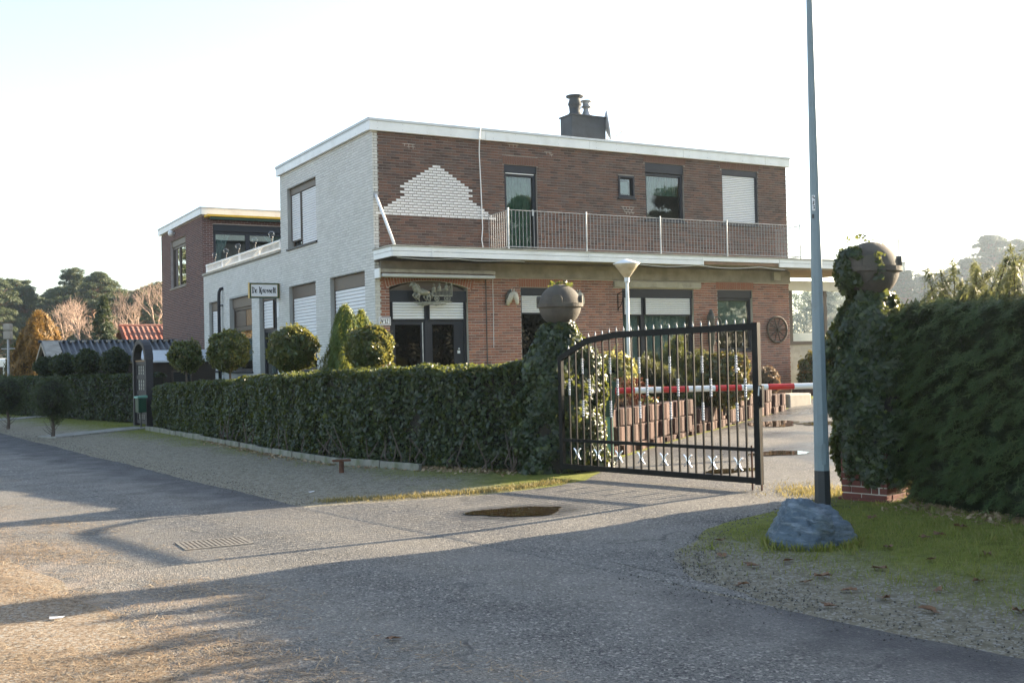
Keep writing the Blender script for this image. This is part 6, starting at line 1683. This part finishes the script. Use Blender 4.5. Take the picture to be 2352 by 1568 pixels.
def pine_parts(seed, H=11.0, nclump=120):
    rr = random.Random(seed); Ps, Ns = [], []; tr = MB()
    bend = [(0,0,-.3),(rr.uniform(-.15,.15),rr.uniform(-.15,.15),H*.35),(rr.uniform(-.4,.4),rr.uniform(-.4,.4),H*.7),(rr.uniform(-.5,.5),rr.uniform(-.5,.5),H*.96)]
    tr.tube(bend, [.22,.17,.11,.03], 8)
    for i in range(nclump):
        t = .26 + .74*rr.random()**.75; z = H*t; a_ = rr.uniform(0,6.28); spread = 2.5*math.sin(min(1,(1.08-t)/.5)*math.pi/2)
        d = spread*rr.uniform(.25,1.0); k = t
        bx0 = np.interp(z, [b_[2] for b_ in bend], [b_[0] for b_ in bend]); by0 = np.interp(z, [b_[2] for b_ in bend], [b_[1] for b_ in bend])
        c = (bx0+d*math.cos(a_), by0+d*math.sin(a_), z+rr.uniform(-.2,.5)); R2 = rr.uniform(.38,.85)
        tr.tube([(bx0,by0,z-.5),(bx0+.6*d*math.cos(a_),by0+.6*d*math.sin(a_),z-.2),c], [.06,.04,.015], 4)
        m = 80; s_ = sph(m); s_[:,2] = np.abs(s_[:,2])*.9-.15
        Ps.append(np.array(c)+s_*np.array([R2,R2,R2*.6])*(rng.uniform(.45,1,m)[:,None])); Ns.append(s_+np.array([0,0,.5]))
    me = leaf_mesh('crown', np.concatenate(Ps), np.concatenate(Ns), .26, M['lf_pine'], 'tuft', tilt=.6)
    tm = bpy.data.meshes.new('trunk'); tm.from_pydata([tuple(v_) for v_ in tr.v], [], tr.f); tm.materials.append(M['pine_bark'])
    return me, tm
PINES = [pine_parts(s_) for s_ in (1, 2, 3, 4)]
def pine(label, x, y, h, k, group, z=.4):
    t = thing('pine_tree', label, 'pine', (x, y, z), random.uniform(0,6.28), group, scale=(h/11*random.uniform(.9,1.15),)*2+(h/11,))
    me, tm = PINES[k % 4]
    stuff(mk('crown', me, t)); mk('trunk', tm, t)
    return t
random.seed(21)
G1 = 'hazy pines of the treeline at far left'
SC1, SC2 = 1.38, 1.5
for i, (px, top, dep) in enumerate([(-40,665,104),(-8,650,100),(30,652,112),(62,672,106),(95,694,118),(128,680,112),(150,668,104),(172,634,108),(205,656,118),(222,640,106),(250,652,112),(270,676,118),(292,690,112),(318,678,106),(345,668,112),(372,664,104),(400,670,112),(430,668,108),(60,690,128),(190,660,130),(280,680,128),(120,676,126),(330,676,126)]):
    dep *= SC1; hor = 853-.0225*px; h = 1.6 + (hor-top)*dep/2520 - .4
    pine('tall hazy pine in the treeline behind the sheds at far left', (px-1176)/2520*dep, dep, h*1.03, i, G1)
G2 = 'pale hazy pines in the distance at right'
for i, (px, top, dep) in enumerate([(1900,660,210),(1960,640,215),(2040,640,215),(2085,632,205),(2120,640,225),(2160,636,210),(2195,622,220),(2230,606,212),(2262,600,226),(2288,552,215),(2322,575,222),(2345,566,212),(2380,570,220),(2420,560,210),(2060,650,235),(2140,645,240),(2250,620,240)]):
    dep *= SC2; hor = 853-.0225*px; h = 1.6 + (hor-top)*dep/2520 - .4
    pine('pale haze covered pine on the horizon at right', (px-1176)/2520*dep, dep, h*1.02, i, G2)
G3 = 'pines standing outside the frame'
for i, (x, y, h) in enumerate([(40,-6,12),(46,1,13),(42,7,12.5),(50,11,13),(44,16,12),(55,4,13),(58,18,12),(47,21,11.5),(36,0,11),(-50,70,11),(-45,76,12),(-57,66,11),(-62,78,12)]):
    pine('pine tree mirrored as dark green shape in the house windows', x, y, h, i, G3, 0)
# woodland floor and undergrowth between the far trunks
def wood(name, x0, x1, y0, y1, hmax, n, size, label):
    P = np.stack([rng.uniform(x0,x1,n), rng.uniform(y0,y1,n), .4+hmax*rng.uniform(0,1,n)**1.3], -1)
    o = leaves(name, P, sph(n)+np.array([0,0,.5]), size, M['lf_pine'], None, 'tuft', tilt=.8); stuff(o); tag(o, label, 'woodland')
wood('woodland_left', -105, -50, 172, 195, 11.0, 9000, 1.1, 'dark mass of woodland filling the gaps between the left pines')
wood('woodland_side', 33, 40, -10, 24, 4.5, 5000, .55, 'dark undergrowth mirrored in the ground floor windows')
wood('woodland_right', 95, 195, 352, 392, 22.0, 9000, 2.0, 'pale mass of woodland filling the gaps between the right pines')

# ------------------------------------------------------------------ ground cover
def verge_points(n, qa, qb, pa, pb, keep):
    q = rng.uniform(qa, qb, n); p = rng.uniform(pa, pb, n); x, y = .8*q-.6*p, .6*q+.8*p
    k = keep(x, y, q, p); return x[k], y[k]
DL, DR = np.array(dl), np.array(dr)
def inside_drive(x, y):
    # right of left edge and left of right edge, by distance along the drive
    poly = np.concatenate([DL, DR[::-1]]); ins = np.zeros(len(x), bool); j = len(poly)-1
    for i in range(len(poly)):
        xi, yi, xj, yj = *poly[i], *poly[j]
        c = ((yi > y) != (yj > y)) & (x < (xj-xi)*(y-yi)/(yj-yi+1e-12)+xi); ins ^= c; j = i
    return ins
def patch(x, y, s, ph): return .5+.25*np.sin(x*s+ph)+.25*np.sin(y*s*1.3-ph)+.2*np.sin((x+y)*s*2.1+2*ph)
def qedge(p): return 5.63+.046*np.clip(p-11.5,0,None)
# right verge
x, y = verge_points(150000, 5.75, 9.9, -3, 6.6, lambda x, y, q, p: (~inside_drive(x, y)) & (rng.uniform(0,1,len(x)) < np.clip((q-5.9)/2.3,0,1)*(.35+.65*patch(x,y,2.3,1.))))
P = np.stack([x, y, zg(x, y)], -1)
o = leaves('moss_and_grass', P, np.stack([rng.normal(size=len(x))*.6, rng.normal(size=len(x))*.6, 0*x+.25], -1), .026, M['lf_grass'], None, 'blade', tilt=.4, up=(0,0,1), updir=.65); stuff(o); tag(o, 'short mossy green grass on the verge around the boulder', 'grass')
# left verge
x, y = verge_points(90000, 5.8, 9.2, 12, 44, lambda x, y, q, p: (~inside_drive(x, y)) & (q > qedge(p)+.15) & (rng.uniform(0,1,len(x)) < np.clip((q-qedge(p)-1.3)/1.5,0,1)**1.5*(.2+.8*patch(x,y,1.9,2.))))
P = np.stack([x, y, zg(x, y)], -1)
o = leaves('verge_grass', P, np.stack([rng.normal(size=len(x))*.6, rng.normal(size=len(x))*.6, 0*x+.25], -1), .030, M['lf_grass'], None, 'blade', tilt=.4, up=(0,0,1), updir=.65); stuff(o); tag(o, 'thin mossy grass on the verge below the ivy hedge', 'grass')
# dry sunlit tufts at the drive edge
n = 4000; t = rng.uniform(0,1,n); ed_ = poly_sample([(-2.2,12.75),(-1.3,12.78),(-.4,12.92),(.2,13.2),(.6,13.5)], 200)[(t*199).astype(int)]
x, y = ed_[:,0]+.10*rng.normal(size=n), ed_[:,1]+.09*rng.normal(size=n)+.05
o = leaves('dry_grass', np.stack([x, y, zg(x, y)], -1), np.stack([rng.normal(size=n)*.6, rng.normal(size=n)*.6, 0*x+.25], -1), .035, M['lf_drygrass'], None, 'blade', tilt=.4, up=(0,0,1), updir=.6); stuff(o); tag(o, 'yellow dry grass strip along the left edge of the driveway', 'grass')
n = 2600; x, y = 3.2+.22*rng.normal(size=n), 11.75+.30*rng.normal(size=n)
o = leaves('dry_grass', np.stack([x, y, zg(x, y)], -1), np.stack([rng.normal(size=n)*.6, rng.normal(size=n)*.6, 0*x+.25], -1), .035, M['lf_drygrass'], None, 'blade', tilt=.4, up=(0,0,1), updir=.6); stuff(o); tag(o, 'yellow dry grass patch at the foot of the right gate pillar', 'grass')
# fallen pine needles along the left edge of the road
x, y = verge_points(120000, 0.2, 3.9, 2.5, 14, lambda x, y, q, p: rng.uniform(0,1,len(x)) < np.clip((3.6-q)/1.6,0,1)*np.clip(patch(x,y,2.7,.5)*1.6-.40,0.05,1))
n = len(x); o = leaves('fallen_needles', np.stack([x, y, zg(x, y)+.010+.006*rng.uniform(0,1,n)], -1), np.tile([0,0,1.],(n,1)), .035, M['lf_needles'], None, 'needle', tilt=.10); stuff(o); tag(o, 'orange brown pine needles scattered along the left road edge', 'pine needles')
n = 2600; k = rng.uniform(0,1,n); x, y = 3.9+k*2.2+.25*rng.normal(size=n), 10.6-k*3.2+.25*rng.normal(size=n)
o = leaves('leaf_litter', np.stack([x, y, zg(x, y)+.012], -1), np.tile([0,0,1.],(n,1)), .03, M['lf_needles'], None, 'leaf', tilt=.4); stuff(o); tag(o, 'brown leaf litter lying under the foot of the conifer hedge', 'leaf litter')
n = 2600; t = rng.uniform(0,1,n); e_ = poly_sample(HP[:5], 300)[(t*299).astype(int)]; x, y = e_[:,0]-.12+.14*rng.normal(size=n), e_[:,1]-.08+.14*rng.normal(size=n)
o = leaves('leaf_litter', np.stack([x, y, zg(x, y)+.010], -1), np.tile([0,0,1.],(n,1)), .03, M['lf_needles'], None, 'leaf', tilt=.4); stuff(o); tag(o, 'brown leaf litter lying along the foot of the ivy hedge', 'leaf litter')
SHAPES['pebble'] = ([(1,0,0),(-1,0,0),(0,.8,0),(0,-.8,0),(0,0,.6),(0,0,-.6)], [(0,2,4),(2,1,4),(1,3,4),(3,0,4),(2,0,5),(1,2,5),(3,1,5),(0,3,5)])
n = 7000; p = np.concatenate([rng.uniform(-6,5.5,n//2), rng.uniform(11.5,34,n-n//2)]); q = qedge(p) + .24*rng.normal(size=n); x, y = .8*q-.6*p, .6*q+.8*p
M['gravel'] = brick_mat('edge_gravel', [(0,(.06,.058,.055)),(.6,(.14,.13,.115)),(1,(.30,.28,.25))])
o = leaves('edge_gravel', np.stack([x, y, zg(x, y)+.006], -1), np.tile([0,0,1.],(n,1)), .006, M['gravel'], None, 'pebble', tilt=.5, var=.5); stuff(o); tag(o, 'loose dark gravel along the broken right edge of the road', 'gravel')
n = 2200; e_ = np.concatenate([DL[:5], DR[:7]]); t = rng.integers(0, 6, n); f_ = rng.uniform(0,1,n)[:,None]; xy = DR[t]*(1-f_)+DR[t+1]*f_ + .22*rng.normal(size=(n,2)); x, y = xy[:,0], xy[:,1]
o = leaves('edge_gravel', np.stack([x, y, zg(x, y)+.008], -1), np.tile([0,0,1.],(n,1)), .006, M['gravel'], None, 'pebble', tilt=.5, var=.5); stuff(o); tag(o, 'loose gravel crumbs where the driveway meets the mossy verge', 'gravel')
Pt, Nt = [], []
for i in range(110):
    p_ = random.uniform(-2.5, 6.3); q_ = random.uniform(6.6, 9.3); cx, cy_ = .8*q_-.6*p_, .6*q_+.8*p_
    if inside_drive(np.array([cx]), np.array([cy_]))[0]: continue
    m = random.randint(10, 34); xy = np.array([cx, cy_]) + .035*rng.normal(size=(m,2)); Pt.append(np.c_[xy, zg(xy[:,0], xy[:,1])])
for i in range(90):
    a_ = random.uniform(0,6.28); cx, cy_ = 2.41+.37*math.cos(a_), 8.95+.30*math.sin(a_); m = 14; xy = np.array([cx, cy_]) + .02*rng.normal(size=(m,2)); Pt.append(np.c_[xy, zg(xy[:,0], xy[:,1])])
Pt = np.concatenate(Pt); n = len(Pt)
o = leaves('grass_tufts', Pt, np.c_[rng.normal(size=(n,2))*.6, np.full(n,.2)], .05, M['lf_grass'], None, 'blade', tilt=.4, up=(0,0,1), updir=.75); stuff(o); tag(o, 'upright grass tufts around the boulder and across the right verge', 'grass')
# single fallen leaves and scraps
def dry_leaf(seed):
    r2 = random.Random(seed); mb = MB(); pts = []
    for i in range(10):
        a_ = 2*math.pi*i/10; rr2 = (.05 if i % 2 else .032)*r2.uniform(.8,1.2); pts.append((rr2*1.3*math.cos(a_), rr2*.8*math.sin(a_), .012+r2.uniform(-.008,.016)))
    mb.add([(0,0,.006)]+pts, [(0, i+1, (i+1) % 10+1) for i in range(10)]); return mb
lv = [dry_leaf(s_).build('fallen_leaf', M['dry_leaf']) for s_ in range(3)]
spots = [(2.05,8.3),(2.9,8.6),(3.3,8.9),(3.05,8.1),(3.5,8.2),(2.6,7.9),(1.75,8.2),(1.55,7.6),(2.2,7.3),(2.75,7.2),(3.1,7.4),(3.6,7.6),(3.9,8.4),(3.75,9.3),(2.15,7.75),(1.95,6.9),(2.5,6.7),(3.0,6.6),(3.3,6.9),(2.9,9.6),(3.2,9.9),(1.7,9.2),(1.6,8.6),(2.35,7.05),(2.0,7.6),(3.45,9.0)]
for i, (x, y) in enumerate(spots):
    if i < 3: o = lv[i]
    else: o = lv[i % 3].copy(); COL.objects.link(o)
    o.location = (x, y, zgf(x, y)+.012); o.rotation_euler = (random.uniform(-.2,.2), random.uniform(-.2,.2), random.uniform(0,6.28)); s_ = random.uniform(.7,1.25); o.scale = (s_,)*3
    tag(o, 'dry brown leaf lying on the mossy verge near the boulder', 'leaf', 'dry leaves on the right verge')
o = dry_leaf(7).build('fallen_leaf', M['dry_leaf']); o.location = (-.72,6.33,.012); o.scale = (.9,)*3; tag(o, 'single curled dry leaf lying alone on the grey asphalt in the foreground', 'leaf')
o = dry_leaf(8).build('fallen_leaf', M['dry_leaf']); o.location = (-.82,6.42,.010); o.scale = (.4,)*3; tag(o, 'tiny dry leaf crumb next to the lone curled leaf on the asphalt', 'leaf')
def scrap(x, y, rz, label):
    mb = MB(); mb.add([(-.07,-.03,0),(.06,-.04,.006),(.08,.02,.012),(0,.045,.004),(-.08,.02,.014),(0,0,.012)], [(0,1,5),(1,2,5),(2,3,5),(3,4,5),(4,0,5)])
    o = mb.build('paper_scrap', M['paper']); o.location = (x, y, zgf(x, y)+.012); o.rotation_euler = (0,0,rz); o.scale = (.6,)*3; tag(o, label, 'litter', 'paper scraps')
scrap(-2.96, 7.07, .2, 'white paper scrap at the left edge of the road'); scrap(-2.53, 13.64, 1.0, 'white paper scrap on the verge below the hedge')

# ------------------------------------------------------------------ haze
hz = MB().box(-200,260,-60,400,-1.0,38.5)
hm, hnt, hout = mat_new('haze')
hv = nd(hnt, 'ShaderNodeVolumePrincipled', {'Color': (.72,.85,1.0,1), 'Density': .0003, 'Anisotropy': .62})
hnt.links.new(hv.outputs[0], hout.inputs['Volume'])
ho = stuff(hz.build('haze', hm)); tag(ho, 'thin bluish morning haze in the air over the far trees', 'haze')
